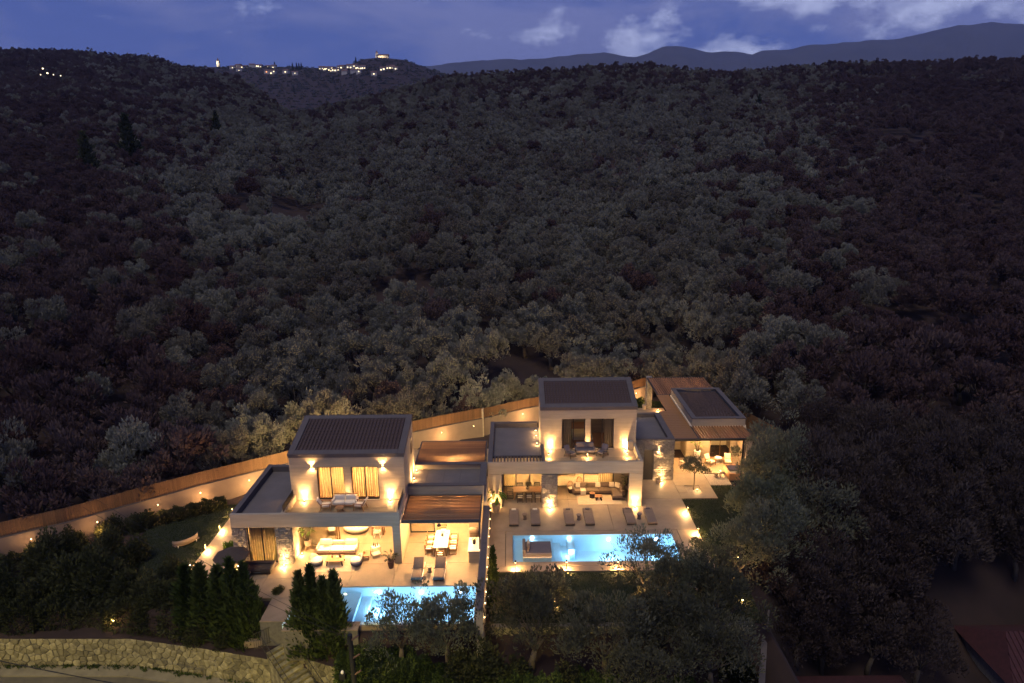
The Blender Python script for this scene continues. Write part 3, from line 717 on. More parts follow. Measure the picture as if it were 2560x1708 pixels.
# stone wing
kind(stoneface(10.62, 11.63, 0, 3.9, 55.9, 11, side=False).build('stone_cladding', MT['stone'], V2), 'stuff')
kind(stoneface(11.63, 12.48, 2.92, 3.9, 55.9, 12, side=False).build('stone_cladding', MT['stone'], V2), 'stuff')
kind(stoneface(12.48, 14.28, 0, 3.9, 55.9, 13).build('stone_cladding', MT['stone'], V2), 'stuff')
P(V2,'door','dark', 11.64,55.98,.02,12.47,56.05,2.91); P(V2,'wall','plaster', 14.0,56.22,0,14.25,62.4,3.9)
P(V2,'wall','plaster', 10.67,62.15,0,13.99,62.4,3.9); P(V2,'flat_roof','roofcem', 10.67,56.22,3.5,13.98,62.14,3.6,bev=0)
P(V2,'parapet_cap','rim', 10.67,55.88,3.91,14.3,56.25,3.98); P(V2,'parapet_cap','rim', 13.75,56.26,3.61,14.3,62.42,3.98); P(V2,'parapet_cap','rim', 10.67,62.1,3.61,13.74,62.42,3.98)

# ---------------------------------------------------------------- pavilion beside the wing
PV = thing('pavilion', 'open pavilion with wooden slat roof and a box shaped hipped tile roof', 'pavilion', (18, 60, 0))
P(PV,'beam','dark', 14.31,55.95,3.72,21.3,56.1,3.93); P(PV,'beam','dark', 16.4,56.11,3.72,16.52,59.0,3.9)
for i in range(27):
    y = 56.2+ i*.425; w = .40
    P(PV,'board','boardwood', 14.34+max(0,(y-62.5))*.16*0 + (0 if y < 62.6 else .75), y, 3.86, 16.38, y+w, 3.91, bev=.01)
slats(PV, 16.52, 21.3, 56.12, 58.95, 3.88, 19, 'y', .14, .08, 'wood', .3); P(PV,'beam','dark', 21.18,56.11,3.72,21.3,59.0,3.9)
slats(PV, 15.3, 21.6, 67.75, 73.4, 3.88, 26, 'y', .13, .08, 'wood', .3); P(PV,'beam','dark', 15.25,67.65,3.75,21.65,67.74,3.93); P(PV,'beam','dark', 15.25,73.41,3.75,21.65,73.5,3.93); P(PV,'beam','dark', 15.2,67.75,3.75,15.29,73.4,3.93)
P(PV,'post','dark', 20.35,55.98,0,20.5,56.12,3.715); P(PV,'pillar','plaster', 20.72,55.98,0,21.22,56.3,3.715)
P(PV,'wall','plaster', 16.6,60.5,0,18.85,60.75,3.7,bev=0); P(PV,'wall','plaster', 20.8,60.5,0,22.0,60.75,3.7,bev=0); P(PV,'wall','plaster', 18.86,60.5,2.6,20.79,60.75,3.7,bev=0)
P(PV,'wall','plaster', 14.3,62.5,0,16.55,62.75,3.8,bev=0); P(PV,'wall','plaster', 16.56,60.76,0,16.8,67.5,3.7,bev=0); P(PV,'wall','plaster', 21.4,59.0,0,21.65,67.6,3.7,bev=0); P(PV,'wall','plaster', 16.81,67.35,0,21.39,67.6,3.7,bev=0)
P(PV,'inner_wall','plaster_in', 16.82,63.5,0,21.38,63.6,3.7,bev=0)
window(PV, 18.87, 20.78, .02, 2.58, 60.56, 2, .06, 'bronze')
P(PV,'ceiling_slab','plaster_in', 16.5,59.02,3.72,21.6,67.6,3.9,bev=0)
bx = MB(); bx.box(16.58,59.0,3.9,21.5,59.25,4.6); bx.box(16.58,67.35,3.9,21.5,67.6,4.6); bx.box(16.58,59.25,3.9,16.83,67.35,4.6); bx.box(21.25,59.25,3.9,21.5,67.35,4.6); bxo = bx.build('roof_box', MT['plaster'], PV)
for b in ((16.54,58.96,21.54,59.4),(16.54,67.2,21.54,67.64),(16.54,59.41,17.0,67.19),(21.08,59.41,21.54,67.19)): P(bxo,'rim','rim', b[0],b[1],4.601,b[2],b[3],4.68)
def hip(x0, x1, y0, y1, z0, zr):
    a = (x1-x0)/2; r = [((x0+x1)/2, y0+a, zr), ((x0+x1)/2, y1-a, zr)]; c = [(x0,y0,z0),(x1,y0,z0),(x1,y1,z0),(x0,y1,z0)]
    MB().add(c+r, [(0,1,4),(1,2,5,4),(2,3,5),(3,0,4,5)]).build('hip_roof', MT['tile'], bxo)
    def colm(p, q):
        MB().tube([Vector(p)+Vector((0,0,.03)), Vector(q)+Vector((0,0,.03))], .075, 6).build('tile_column', MT['tile'], bxo)
    n = 15; xm = (x0+x1)/2
    for i in range(n):
        x = x0+(x1-x0)*(i+.5)/n; d = a-abs(x-xm); colm((x,y0,z0),(x,y0+d,z0+(zr-z0)*d/a)); colm((x,y1,z0),(x,y1-d,z0+(zr-z0)*d/a))
    n = 28
    for i in range(n):
        y = y0+(y1-y0)*(i+.5)/n; d = min(a, y-y0, y1-y); colm((x0,y,z0),(x0+d,y,z0+(zr-z0)*d/a)); colm((x1,y,z0),(x1-d,y,z0+(zr-z0)*d/a))
hip(17.02, 21.06, 59.42, 67.18, 4.3, 4.95)
kind(stoneface(15.35, 15.98, 0, 3.74, 74.0, 21, depth=.6).build('stone_cladding', MT['stone'], PV), 'stuff')

# ================================================================ boundary and perimeter walls, fences
BW = thing('boundary_wall', 'tall plain wall between the two villa plots, hung with bulbs', 'wall', (-2.1, 40, -.3))
P(BW,'wall','plaster', -2.28,34.5,-2.2,-1.86,46.9,2.5); P(BW,'wall_cap','rim', -2.31,34.45,2.505,-1.83,46.9,2.56)
P(BW,'wall','plaster', -2.28,46.92,-.3,-2.12,51.2,2.9)
def path_pts(tab, step):
    out = []; 
    for (a, b), (c, d) in zip(tab, tab[1:]):
        L = math.hypot(c-a, d-b); n = max(1, int(L/step))
        out += [(a+(c-a)*i/n, b+(d-b)*i/n) for i in range(n)]
    return out + [tab[-1]]
def strip(m, tab, th, z0, z1):
    for (a, b), (c, d) in zip(tab, tab[1:]):
        v = Vector((c-a, d-b, 0)); n = Vector((-v.y, v.x, 0)).normalized()*th/2
        m.add([(a-n.x,b-n.y,z0),(c-n.x,d-n.y,z0),(c+n.x,d+n.y,z0),(a+n.x,b+n.y,z0),(a-n.x,b-n.y,z1),(c-n.x,d-n.y,z1),(c+n.x,d+n.y,z1),(a+n.x,b+n.y,z1)],
              [(3,2,1,0),(4,5,6,7),(0,1,5,4),(1,2,6,5),(2,3,7,6),(3,0,4,7)])
def walled_fence(tab, hw, hf, lw, lf, seed):
    w = thing('perimeter_wall', lw, 'wall', (*tab[0], -.3)); m = MB(); strip(m, tab, .26, -.8, hw); m.build('wall', MT['gardenwall'], w)
    m = MB(); strip(m, tab, .30, hw+.002, hw+.05); m.build('wall_cap', MT['rim'], w)
    f = thing('board_fence', lf, 'fence', (*tab[0], hw)); off = wloc(f)
    bw = .165; me = MB().box(-bw/2+.006,-.015,0,bw/2-.006,.015,hf-hw-.06).mesh('board'); me.materials.append(MT['fence'])
    rg = random.Random(seed); n = 0
    for (a, b), (c, d) in zip(tab, tab[1:]):
        L = math.hypot(c-a, d-b); ang = math.atan2(d-b, c-a); k = int(L/bw)
        for i in range(k):
            if n >= 300: break
            t = (i+.5)/k; o = link('board', me, None, f); n += 1
            o.location = Vector((a+(c-a)*t, b+(d-b)*t, hw+.055+rg.uniform(-.01,.01))) - off; o.rotation_euler = (rg.uniform(-.01,.01), 0, ang+rg.uniform(-.03,.03))
    m = MB(); back = [(x-.05*0, y+.05) for x, y in tab]
    for z in (hw+.25, hf-.2): strip(m, [(x, y+.06) for x, y in tab], .04, z-.03, z+.03)
    m.build('rail', MT['fence'], f); return w, f
FW1 = [(-41,42.5),(-37.9,44.55),(-34.2,46.75),(-31,49.3),(-26.6,52.7),(-18,58.6),(-10.1,63.9),(-7.3,65.4),(-3.25,67.5)]
FW2 = [(-3.15,67.95),(1.3,70.7),(7.5,73.6),(14.2,76.6),(17,78.6)]
FW3 = [(23.3,70.6),(24.4,66.5),(25.6,62.8),(26.6,57)]
walled_fence(FW1, 1.55, 2.75, 'long plaster garden wall with small wall lights, curving round the villa with the lit porch', 'brown board fence on top of the long curving garden wall', 1)
walled_fence(FW2, 1.4, 2.5, 'plaster garden wall behind the villa with the stone wing', 'brown board fence on the wall behind the villa with the stone wing', 2)
walled_fence(FW3, .5, 2.3, 'low plaster wall beside the pavilion with the hipped roof', 'brown board fence running down beside the pavilion with the hipped roof', 3)
gp = MB().box(-3.28,67.4,-.5,-3.08,67.85,2.6); tag(gp.build('fence_post', MT['plaster']), 'plaster end post where the two board fences step', 'post')
# ================================================================ lamps
def downlight(x, y, z, pw, label, grp, ang=150, col=WARM, r=.09):
    t = thing('downlight', label, 'ceiling light', (x, y, z), 0, grp)
    MB().lathe([(.07,-.012),(.07,-.002)], 12, (x,y,z)).build('lens', MT['warm'], t); MB().lathe([(.10,-.008),(.10,0),(.072,0)], 12, (x,y,z)).build('trim', MT['white'], t)
    lamp(t, 'SPOT', (x, y, z-.03), pw, col, r, (x, y, z-2), ang, .8); return t
def uplight(x, y, z, pw, label, lean=0, grp=None, ang=85, dx=0, col=WARM):
    t = thing('uplight', label, 'spotlight', (x, y, z), 0, grp)
    MB().lathe([(.06,0),(.065,.10),(.05,.12)], 10, (x,y,z)).build('housing', MT['dark'], t); MB().lathe([(.045,.121),(.045,.132)], 10, (x,y,z)).build('lens', MT['warm'], t)
    lamp(t, 'SPOT', (x, y, z+.16), pw*2.2, col, .03, (x+dx, y+lean, z+2), ang, .9)
    lamp(t, 'POINT', (x, y-.05, z+.2), pw*.26, col, .05); return t
def sconce(x, y, z, pw, label):
    t = thing('wall_sconce', label, 'wall lamp', (x, y, z))
    MB().box(x-.06,y-.10,z-.06,x+.06,y,z+.06).build('housing', MT['dark'], t, bev=.01, seg=1)
    MB().box(x-.05,y-.09,z+.061,x+.05,y-.01,z+.07).build('lens', MT['warm'], t); MB().box(x-.05,y-.09,z-.07,x+.05,y-.01,z-.061).build('lens', MT['warm'], t)
    for s in (1,-1): lamp(t, 'SPOT', (x, y-.09, z+s*.09), pw*.55, WARM, .04, (x, y-.05, z+s*2), 125, .6)
    return t
def walllight(x, y, z, nx, ny, pw, label):
    t = thing('wall_light', label, 'wall lamp', (x, y, z)); n = Vector((nx,ny,0)).normalized()
    MB().tube([Vector((x,y,z)), Vector((x,y,z))+n*.05], .07, 12).build('housing', MT['white'], t); MB().tube([Vector((x,y,z))+n*.051, Vector((x,y,z))+n*.06], .03, 10).build('lens', MT['warm'], t)
    p = Vector((x,y,z))+n*.95; lamp(t, 'POINT', p - Vector((0,0,.35)), pw*3.4, (1.0,.52,.19), .3); return t
def bollard(x, y, z, h, side, pw, label, grp):
    t = thing('bollard_light', label, 'garden lamp', (x, y, z), 0, grp)
    MB().tube([(x,y,z-.05),(x,y,z+h)], .028, 8).build('post', MT['bronze'], t); MB().lathe([(.05,h-.16),(.06,h-.02),(.02,h)], 10, (x,y,z)).build('head', MT['dark'], t)
    MB().lathe([(.045,h-.19),(.045,h-.165)], 10, (x,y,z)).build('lens', MT['warm'], t)
    lamp(t, 'POINT', (x+side[0]*.13, y+side[1]*.13, z+.22), pw*1.5, WARM, .03)
    return t
# living porch of V1
for i, (x, y) in enumerate(((-14.6,44.5),(-12.6,44.2),(-10.4,44.4),(-12.6,44.95))): downlight(x, y, 2.99, 62, 'round recessed downlight in the ceiling of the bright living porch', 'living porch downlights')
for x, y in ((-14.2,47.4),(-12.0,47.4),(-10.0,47.2)): downlight(x, y, 2.985, 70, 'recessed downlight inside the open living room behind the porch', 'living room downlights')
downlight(-18.0, 46.0, 2.985, 100, 'recessed downlight in the curtained ground floor bedroom', None)
for x in (-14.6,-12.3,-9.9): downlight(x, 48.2, 6.9, 130, 'ceiling light in the room behind the lit upstairs curtains', 'upstairs curtained room lights')
for x, y in ((-5.6,49.2),(-3.9,49.2),(-7.2,49.2)): downlight(x, y, 2.985, 70, 'recessed downlight in the kitchen behind the outdoor dining table', 'kitchen downlights')
def pendant(x, y, z, zt, pw, label, grp):
    t = thing('pendant_lamp', label, 'pendant lamp', (x, y, z), 0, grp)
    MB().tube([(x,y,z+.1),(x,y,zt)], .012, 5).build('cord', MT['dark'], t); MB().lathe([(.17,0),(.13,.10),(.04,.16),(.03,.2)], 14, (x,y,z)).build('shade', MT['dark'], t)
    MB().lathe([(.05,.0),(.06,.05),(.03,.09)], 10, (x,y,z-.02)).build('bulb', MT['warm'], t)
    lamp(t, 'POINT', (x,y,z-.08), pw, WARM, .06); return t
pendant(-5.4, 44.2, 2.45, 3.1, 62, 'dark pendant lamp over the outdoor dining table', 'dining pendants'); pendant(-5.4, 45.7, 2.45, 3.1, 62, 'dark pendant lamp over the outdoor dining table', 'dining pendants')
for x in (-7.0,-3.6):
    s = thing('spot_fixture', 'small twin spot fitting under the slats of the dining pergola', 'spotlight', (x,46.8,3.0), 0, 'pergola spots')
    for dx in (-.12,.12): MB().lathe([(.045,0),(.045,.12)], 10, (x+dx,46.8,2.95)).build('housing', MT['dark'], s)
    MB().box(x-.2,46.77,3.08,x+.2,46.83,3.1).build('bar', MT['dark'], s); lamp(s, 'SPOT', (x,46.7,2.9), 60, WARM, .05, (x+.3,44.6,0), 120, .8)
uplight(-16.45, 43.0, 0, 34, 'uplight grazing the stone pillar beside the bedroom curtains', .35); uplight(-19.7, 42.95, 0, 30, 'uplight grazing the stone corner behind the parasol', .35)
uplight(-15.6, 44.5, 0, 22, 'uplight against the inner wall of the living porch', 0, dx=-.3)
sconce(-14.84, 46.19, 6.27, 26, 'up and down wall sconce above the long curtain, next to the terrace side wall'); sconce(-9.61, 46.19, 6.27, 26, 'up and down wall sconce at the end of the terrace above the pergola')
uplight(-15.54, 45.98, 3.53, 24, 'uplight on the terrace below the sconce by the terrace side wall', .3); uplight(-9.17, 45.98, 3.53, 24, 'uplight on the terrace below the sconce above the pergola', .3); uplight(-12.27, 46.02, 3.53, 16, 'uplight on the pier between the two lit curtained doors', .2, ang=40)
uplight(-7.85, 49.3, 3.58, 18, 'uplight on the kitchen roof against the villa side wall, between two roof joints', 0, dx=-.35); uplight(-7.85, 50.75, 3.58, 18, 'uplight on the kitchen roof at the far end of the villa side wall', 0, dx=-.35)
# V2
for x, y in ((.3,56.6),(5.2,56.8),(7.6,56.8)): downlight(x, y, 2.985, 120, 'recessed downlight inside the living room with the long sofa in front', 'second living room downlights')
for x, y in ((5.2,52.4),(7.6,52.4)): downlight(x, y, 2.985, 34, 'dim recessed downlight above the corner sofa', 'corner sofa downlights')
downlight(.8, 54.2, 2.985, 22, 'dim recessed downlight above the dark dining set', None); downlight(6.4, 57.2, 6.9, 4, 'dim ceiling light behind the dark upstairs doors', None)
uplight(3.0, 50.92, 0, 36, 'uplight grazing the stone pillar beside the dark dining set', .35); uplight(10.05, 50.98, 0, 30, 'uplight at the foot of the plaster column beside the corner sofa', .35)
uplight(13.2, 55.55, 0, 30, 'uplight at the foot of the stone clad wing', .4); sconce(12.9, 55.83, 3.0, 22, 'up and down sconce on the stone wing beside the dark door')
uplight(3.22, 54.78, 3.53, 26, 'uplight on the terrace wall by the door with a lamp seen inside', .3); uplight(9.75, 54.78, 3.53, 26, 'uplight on the terrace wall next to the raised plaster upstand', .3); uplight(6.49, 54.82, 3.53, 20, 'uplight on the pier between the dark upstairs doors, behind the sofa', .2, ang=40)
for y, nm in ((55.9,'nearest the terrace'),(57.6,'in the middle of the row'),(58.8,'at the far corner')): uplight(2.1, y, 3.58, 14, 'uplight on the flat roof against the blind side wall, '+nm, 0, dx=.3)
uplight(-1.5, 51.0, 0, 26, 'uplight hidden behind the big potted palm', .3)
TL = [bollard(x, 53.2, 3.52, .5, (0,-1), 3.2, 'short bollard light on the upstairs terrace with the grey sofa', 'upstairs terrace bollards') for x in (3.01,6.27,9.62)]
for x, y in ((-22.95,42.62),(-23.0,45.2),(-23.05,47.9),(-23.1,50.6)): bollard(x, y, 0, .65, (1,0), 9, 'slim bollard light between the path and the lawn with the white bench', 'path bollards')
for x, y in ((14.12,50.0),(14.12,46.75)): bollard(x, y, 0, .68, (-1,0), 10, 'slim bollard light on the deck edge beside the big olive', 'deck edge bollards')
for x in (.08,3.66,7.27,10.95): bollard(x, 42.13, 0, .87, (0,1), 9, 'dark bollard light on the front edge of the pool deck, above the lawn', 'pool deck front bollards')
def wall_at(tab, x):
    for (a,b),(c,d) in zip(tab, tab[1:]):
        if a <= x <= c: t = (x-a)/(c-a); v = Vector((c-a,d-b,0)); n = Vector((v.y,-v.x,0)).normalized(); return b+(d-b)*t, n
for x, nm in ((-36.1,'nearest the road corner'),(-32.6,'above the leafy shrub'),(-29.2,'behind the dark bushes'),(-26.6,'above the clipped bushes by the lawn'),(-23.3,'opposite the roof corner')):
    y, n = wall_at(FW1, x); walllight(x+n.x*.14, y+n.y*.14, .95, n.x, n.y, 3.6, 'small round light in the long garden wall, '+nm)
for x, pw in ((-7.4,4.5),(-4.2,.01)):
    y, n = wall_at(FW1, x); walllight(x+n.x*.14, y+n.y*.14, .95, n.x, n.y, pw, 'small round light in the garden wall behind the slat pergola' if pw > 1 else 'unlit round light in the garden wall by the fence step')
for x, nm in ((1.0,'beside the blind side wall'),(14.6,'by the stone pillar')):
    y, n = wall_at(FW2, x); walllight(x+n.x*.14, y+n.y*.14, .9, n.x, n.y, 4.5, 'small round light in the rear garden wall, '+nm)
# pavilion
for x, y in ((15.4,58.4),(17.6,58.9),(19.6,58.9)): downlight(x, y, 3.70, 90, 'lamp under the pavilion roof above the white chairs', 'pavilion lamps')
downlight(19.8, 62.2, 3.7, 40, 'lamp inside the room behind the pavilion doors', None)
uplight(16.6, 73.3, 0, 20, 'uplight by the rear stone pillar of the pavilion', .5, dx=-.8); uplight(18.5, 70.8, 0, 26, 'uplight under the rear slats of the pavilion', .2, ang=120)
# string of bulbs along the boundary wall
SL = thing('string_light', 'string of small warm bulbs along the wall between the plots', 'string lights', (-1.8,42,1.9))
pts = []; ysb = [34.7+i*1.26 for i in range(13)]
for i, y in enumerate(ysb):
    z = 1.95 + .05*math.sin(i*2.1)
    MB().lathe([(.015,-.06),(.035,-.02),(.03,.03),(.01,.06)], 8, (-1.79,y,z-.06)).build('bulb', MT['bulb'], SL)
    pts += [(-1.79,y,z), (-1.79,y+.64,z-.12)]
    lamp(SL, 'POINT', (-1.70,y,z-.06), 1.1, WARM, .04)
MB().tube(pts, .01, 4).build('cable', MT['dark'], SL)
for y in (36.0,41.5):
    c = thing('security_camera', 'small dark security camera on a bracket on the plot wall', 'camera', (-1.7,y,2.3), 0, 'wall cameras')
    MB().tube([(-1.84,y,2.35),(-1.55,y,2.35)], .02, 6).build('arm', MT['white'], c); MB().tube([(-1.55,y-.08,2.33),(-1.5,y+.14,2.33)], .06, 8).build('body', MT['dark'], c)

# ================================================================ curtains
curtain(-18.95,-17.95,.05,2.93,43.75,'pale curtain behind the ground floor glass, beside the stone corner'); curtain(-17.9,-17.0,.05,2.93,43.78,'pale curtain behind the ground floor glass, beside the stone pillar')
curtain(-14.45,-13.55,3.55,6.15,46.62,'gathered curtain at the outer edge of the upstairs door by the terrace side wall',.25); curtain(-13.5,-12.53,3.55,6.15,46.75,'sheer lit curtain of the upstairs door by the terrace side wall')
curtain(-11.97,-10.5,3.55,6.15,46.75,'sheer lit curtain of the upstairs door above the porch column'); curtain(-10.45,-10.0,3.55,6.15,46.62,'gathered curtain at the outer edge of the upstairs door above the porch column',-.12)
curtain(4.27,5.1,3.56,6.26,55.4,'dark gathered curtain upstairs, on the blind wall side'); curtain(7.95,8.7,3.56,6.26,55.4,'dark gathered curtain upstairs, on the stone wing side')
curtain(-.86,.1,.05,2.94,55.1,'lit gathered curtain behind the dark dining set'); curtain(7.5,8.75,.05,2.94,55.1,'lit gathered curtain behind the corner sofa')

# ================================================================ furniture
def cushion(p, x0,y0,z0,x1,y1,z1, m='fab', nm='cushion', bev=.05):
    return MB().box(x0,y0,z0,x1,y1,z1).build(nm, MT[m], p, world=False, bev=bev, seg=3)
def lbar(p, nm, m, a, b, w=.05, h=.05): return MB().bar(a, b, w, h).build(nm, MT[m], p, world=False)
def easychair(label, loc, rz, wood='teak', fab='fab', grp=None):
    t = thing('armchair', label, 'armchair', loc, rz, grp)
    for s in (-1,1):
        x = s*.34
        lbar(t,'leg',wood,(x,-.36,0),(x,-.30,.55)); lbar(t,'leg',wood,(x,.42,0),(x,.22,.56)); lbar(t,'armrest',wood,(x,-.42,.56),(x,.34,.57),.07,.035)
        lbar(t,'back_post',wood,(x*.85,.20,.30),(x*.85,.52,.86))
    lbar(t,'seat_rail',wood,(-.34,-.30,.28),(.34,-.30,.28)); lbar(t,'back_rail',wood,(-.30,.52,.84),(.30,.52,.84))
    cushion(t,-.30,-.36,.29,.30,.28,.43,fab,'seat_cushion')
    b = MB().box(-.29,-.06,0,.29,.06,.56).build('back_cushion', MT[fab], t, world=False, bev=.05, seg=3); b.location = (0,.28,.42); b.rotation_euler = (-.5,0,0)
    return t
def tubsofa(label, loc, rz, w, d, fab='fab', seats=2, wood='teak', h=.42, back=.75, cush=()):
    t = thing('sofa', label, 'sofa', loc, rz)
    MB().box(-w/2,-d/2,.10,w/2,d/2,.22).build('plinth', MT[wood], t, world=False, bev=.02, seg=1)
    for sx in (-1,1):
        for sy in (-1,1): lbar(t,'leg',wood,(sx*(w/2-.12),sy*(d/2-.1),0),(sx*(w/2-.12),sy*(d/2-.1),.11))
    for i in range(seats):
        a, b = -w/2+.06+(w-.12)*i/seats, -w/2+.06+(w-.12)*(i+1)/seats
        cushion(t,a+.01,-d/2+.02,.22,b-.01,d/2-.2,h,fab,'seat_cushion'); cushion(t,a+.02,d/2-.26,h-.03,b-.02,d/2-.04,back,fab,'back_cushion')
    for s in (-1,1): cushion(t,s*w/2-.1 if s > 0 else -w/2-.04,-d/2+.05,.22,s*w/2+.04 if s > 0 else -w/2+.1,d/2,.56,fab,'armrest',.04)
    return t
def stool(label, loc, m='fabg', grp=None):
    t = thing('side_table', label, 'side table', loc, 0, grp)
    MB().lathe([(.17,0),(.13,.10),(.115,.22),(.15,.36),(.17,.40)], 16).build('body', MT[m], t, world=False, smooth=True); MB().lathe([(.20,.401),(.21,.42),(.20,.45)], 18).build('top', MT[m], t, world=False); return t
def cube_cushion(label, loc, rz, w=.45, h=.45, tilt=-.35, m='fab'):
    o = MB().box(-w/2,-.07,0,w/2,.07,h).build('cushion', MT[m], bev=.06, seg=3); o.location = loc; o.rotation_euler = (tilt,0,rz); return tag(o, label, 'cushion')
def diningchair(label, loc, rz, m='teak', seat='fab', grp=None, arms=True):
    t = thing('dining_chair', label, 'chair', loc, rz, grp)
    for s in (-1,1):
        lbar(t,'leg',m,(s*.24,-.24,0),(s*.24,-.22,.64),.045,.045); lbar(t,'leg',m,(s*.23,.26,0),(s*.23,.30,.84),.045,.045)
        if arms: lbar(t,'armrest',m,(s*.24,-.26,.65),(s*.24,.28,.66),.05,.03)
        lbar(t,'skid',m,(s*.24,-.26,.02),(s*.24,.28,.02),.05,.03)
    lbar(t,'back_rail',m,(-.25,.30,.80),(.25,.30,.80),.04,.10); lbar(t,'back_rail',m,(-.25,.285,.62),(.25,.285,.62),.03,.06)
    cushion(t,-.23,-.25,.42,.23,.24,.49,seat,'seat',.03); return t
def lounger_mat(label, loc, fab='fabt', grp=None):
    t = thing('sun_lounger', label, 'sun lounger', loc, 0, grp)
    MB().box(-.37,-1.12,.06,.37,1.12,.14).build('frame', MT['dark'], t, world=False, bev=.015, seg=1)
    for sx in (-1,1):
        for sy in (-1,1): lbar(t,'leg','dark',(sx*.32,sy*1.0,0),(sx*.32,sy*1.0,.07),.06,.06)
    cushion(t,-.38,-1.14,.14,.38,.42,.30,fab,'mattress',.04)
    b = MB().box(-.38,0,0,.38,.72,.14).build('back_mattress', MT[fab], t, world=False, bev=.04, seg=3); b.location = (0,.43,.15); b.rotation_euler = (.10,0,0)
    MB().box(-.376,-1.146,.20,.376,.42,.212).build('piping', MT['fabg'], t, world=False); return t
def lounger_up(label, loc, grp):
    t = thing('sun_lounger', label, 'sun lounger', loc, 0, grp)
    for s in (-1,1):
        lbar(t,'frame','white',(s*.37,-.98,.26),(s*.37,1.0,.26),.04,.05)
        for y in (-.85,.8): lbar(t,'leg','white',(s*.37,y,0),(s*.37,y,.24),.045,.045)
        lbar(t,'armrest','teak',(s*.40,-.1,.5),(s*.40,.5,.5),.05,.03); lbar(t,'arm_post','white',(s*.40,.2,.26),(s*.40,.2,.49),.035,.035)
    cushion(t,-.36,-1.0,.28,.36,.12,.40,'fabt','mattress',.04)
    b = MB().box(-.36,0,0,.36,.86,.11).build('back_mattress', MT['fabt'], t, world=False, bev=.04, seg=3); b.location = (0,.13,.30); b.rotation_euler = (.62,0,0)
    MB().box(-.37,-1.03,.20,.37,-.985,.34).build('end_board', MT['dark'], t, world=False); return t
def table(label, loc, w, d, h, top='teak', leg='teak', rz=0, inset=.1, lw=.06, nm='coffee_table', th=.04):
    t = thing(nm, label, 'table', loc, rz); MB().box(-w/2,-d/2,h-th,w/2,d/2,h).build('tabletop', MT[top], t, world=False, bev=.01, seg=1)
    for sx in (-1,1):
        for sy in (-1,1): lbar(t,'leg',leg,(sx*(w/2-inset*.6),sy*(d/2-inset*.6),0),(sx*(w/2-inset*1.5),sy*(d/2-inset),h-th),lw,lw)
    return t
def rug(label, x0, y0, x1, y1):
    return tag(MB().box(x0,y0,.001,x1,y1,.014).build('rug', MT['rug']), label, 'rug')
def leafplant(name, label, loc, hpot, rpot, h, spread, n, potm, leafm, leafl, leafw, pottop=None, cat='potted plant', seed=1, arch=.5, stand=0):
    t = thing(name, label, cat, loc); rg = random.Random(seed)
    if stand:
        for k in range(3): a = k*2.1; lbar(t,'stand_leg','teak',(math.cos(a)*rpot,math.sin(a)*rpot,0),(math.cos(a)*rpot*.7,math.sin(a)*rpot*.7,stand+.1),.035,.035)
    MB().lathe([(rpot*.72,stand),(rpot*.95,stand+hpot*.5),(rpot,stand+hpot*.92),(rpot*1.05,stand+hpot),(rpot*.9,stand+hpot),(rpot*.88,stand+hpot*.93)], 16).build('pot', MT[potm], t, world=False, smooth=False)
    stem = MB(); lv = MB(); z0 = stand+hpot*.9
    for k in range(n):
        a = k*2.399+rg.uniform(-.3,.3); s = spread*rg.uniform(.45,1); hh = (h-z0)*rg.uniform(.45,1)
        p0 = Vector((math.cos(a)*rpot*.3, math.sin(a)*rpot*.3, z0)); p1 = p0 + Vector((math.cos(a)*s*.35, math.sin(a)*s*.35, hh*.75)); p2 = p0 + Vector((math.cos(a)*s, math.sin(a)*s, hh*(1-.35*arch)))
        stem.tube([p0, p1], .018, 5, .010)
        d = (p2-p1).normalized(); sd = d.cross(Vector((0,0,1))).normalized()
        m = 4
        for j in range(m):      # broad blade along the arching rib, folded in short pieces
            f0, f1 = j/m, (j+1)/m; w0, w1 = leafw*math.sin(math.pi*(f0*.86+.07)), leafw*math.sin(math.pi*(f1*.86+.07))
            q0 = p1.lerp(p2, f0*1.0) - Vector((0,0,arch*leafl*f0*f0*.5)); q1 = p1.lerp(p2, f1*1.0) - Vector((0,0,arch*leafl*f1*f1*.5))
            lv.add([q0-sd*w0/2, q0+sd*w0/2, q1+sd*w1/2, q1-sd*w1/2], [(0,1,2,3)])
    stem.build('stem', MT['bark'], t, world=False); lv.build('leaves', MT[leafm], t, world=False); return t

# --- V1 terrace upstairs
easychair('wooden armchair on the curtained terrace, at the empty end of the low round table', (-13.65,44.8,3.52), 1.75); easychair('wooden armchair on the curtained terrace, beside the sofa cushion end', (-11.15,44.8,3.52), -1.75)
t = tubsofa('slim wooden sofa with open back rail on the curtained terrace', (-12.35,45.35,3.52), 0, 1.75, .72, 'fab', 2, 'teak'); lbar(t,'back_rail','teak',(-.87,.34,.80),(.87,.34,.80))
t = thing('coffee_table', 'low round wooden table on the curtained terrace', 'table', (-12.55,44.45,3.52)); MB().lathe([(.30,.30),(.32,.33),(.30,.35)], 18).build('tabletop', MT['teak'], t, world=False)
for k in range(3): a = k*2.09; lbar(t,'leg','teak',(math.cos(a)*.26,math.sin(a)*.26,0),(math.cos(a)*.15,math.sin(a)*.15,.30),.04,.04)
# --- V2 terrace upstairs
easychair('dark framed grey armchair on the terrace, towards the blind side wall', (4.85,53.4,3.52), .75, 'dark', 'fabg'); easychair('dark framed grey armchair on the terrace, towards the stone wing', (7.55,53.55,3.52), -.75, 'dark', 'fabg')
tubsofa('grey two seat sofa with dark frame on the terrace with bollard lights', (6.15,54.05,3.52), 0, 1.65, .75, 'fabg', 1, 'dark', .42, .95)
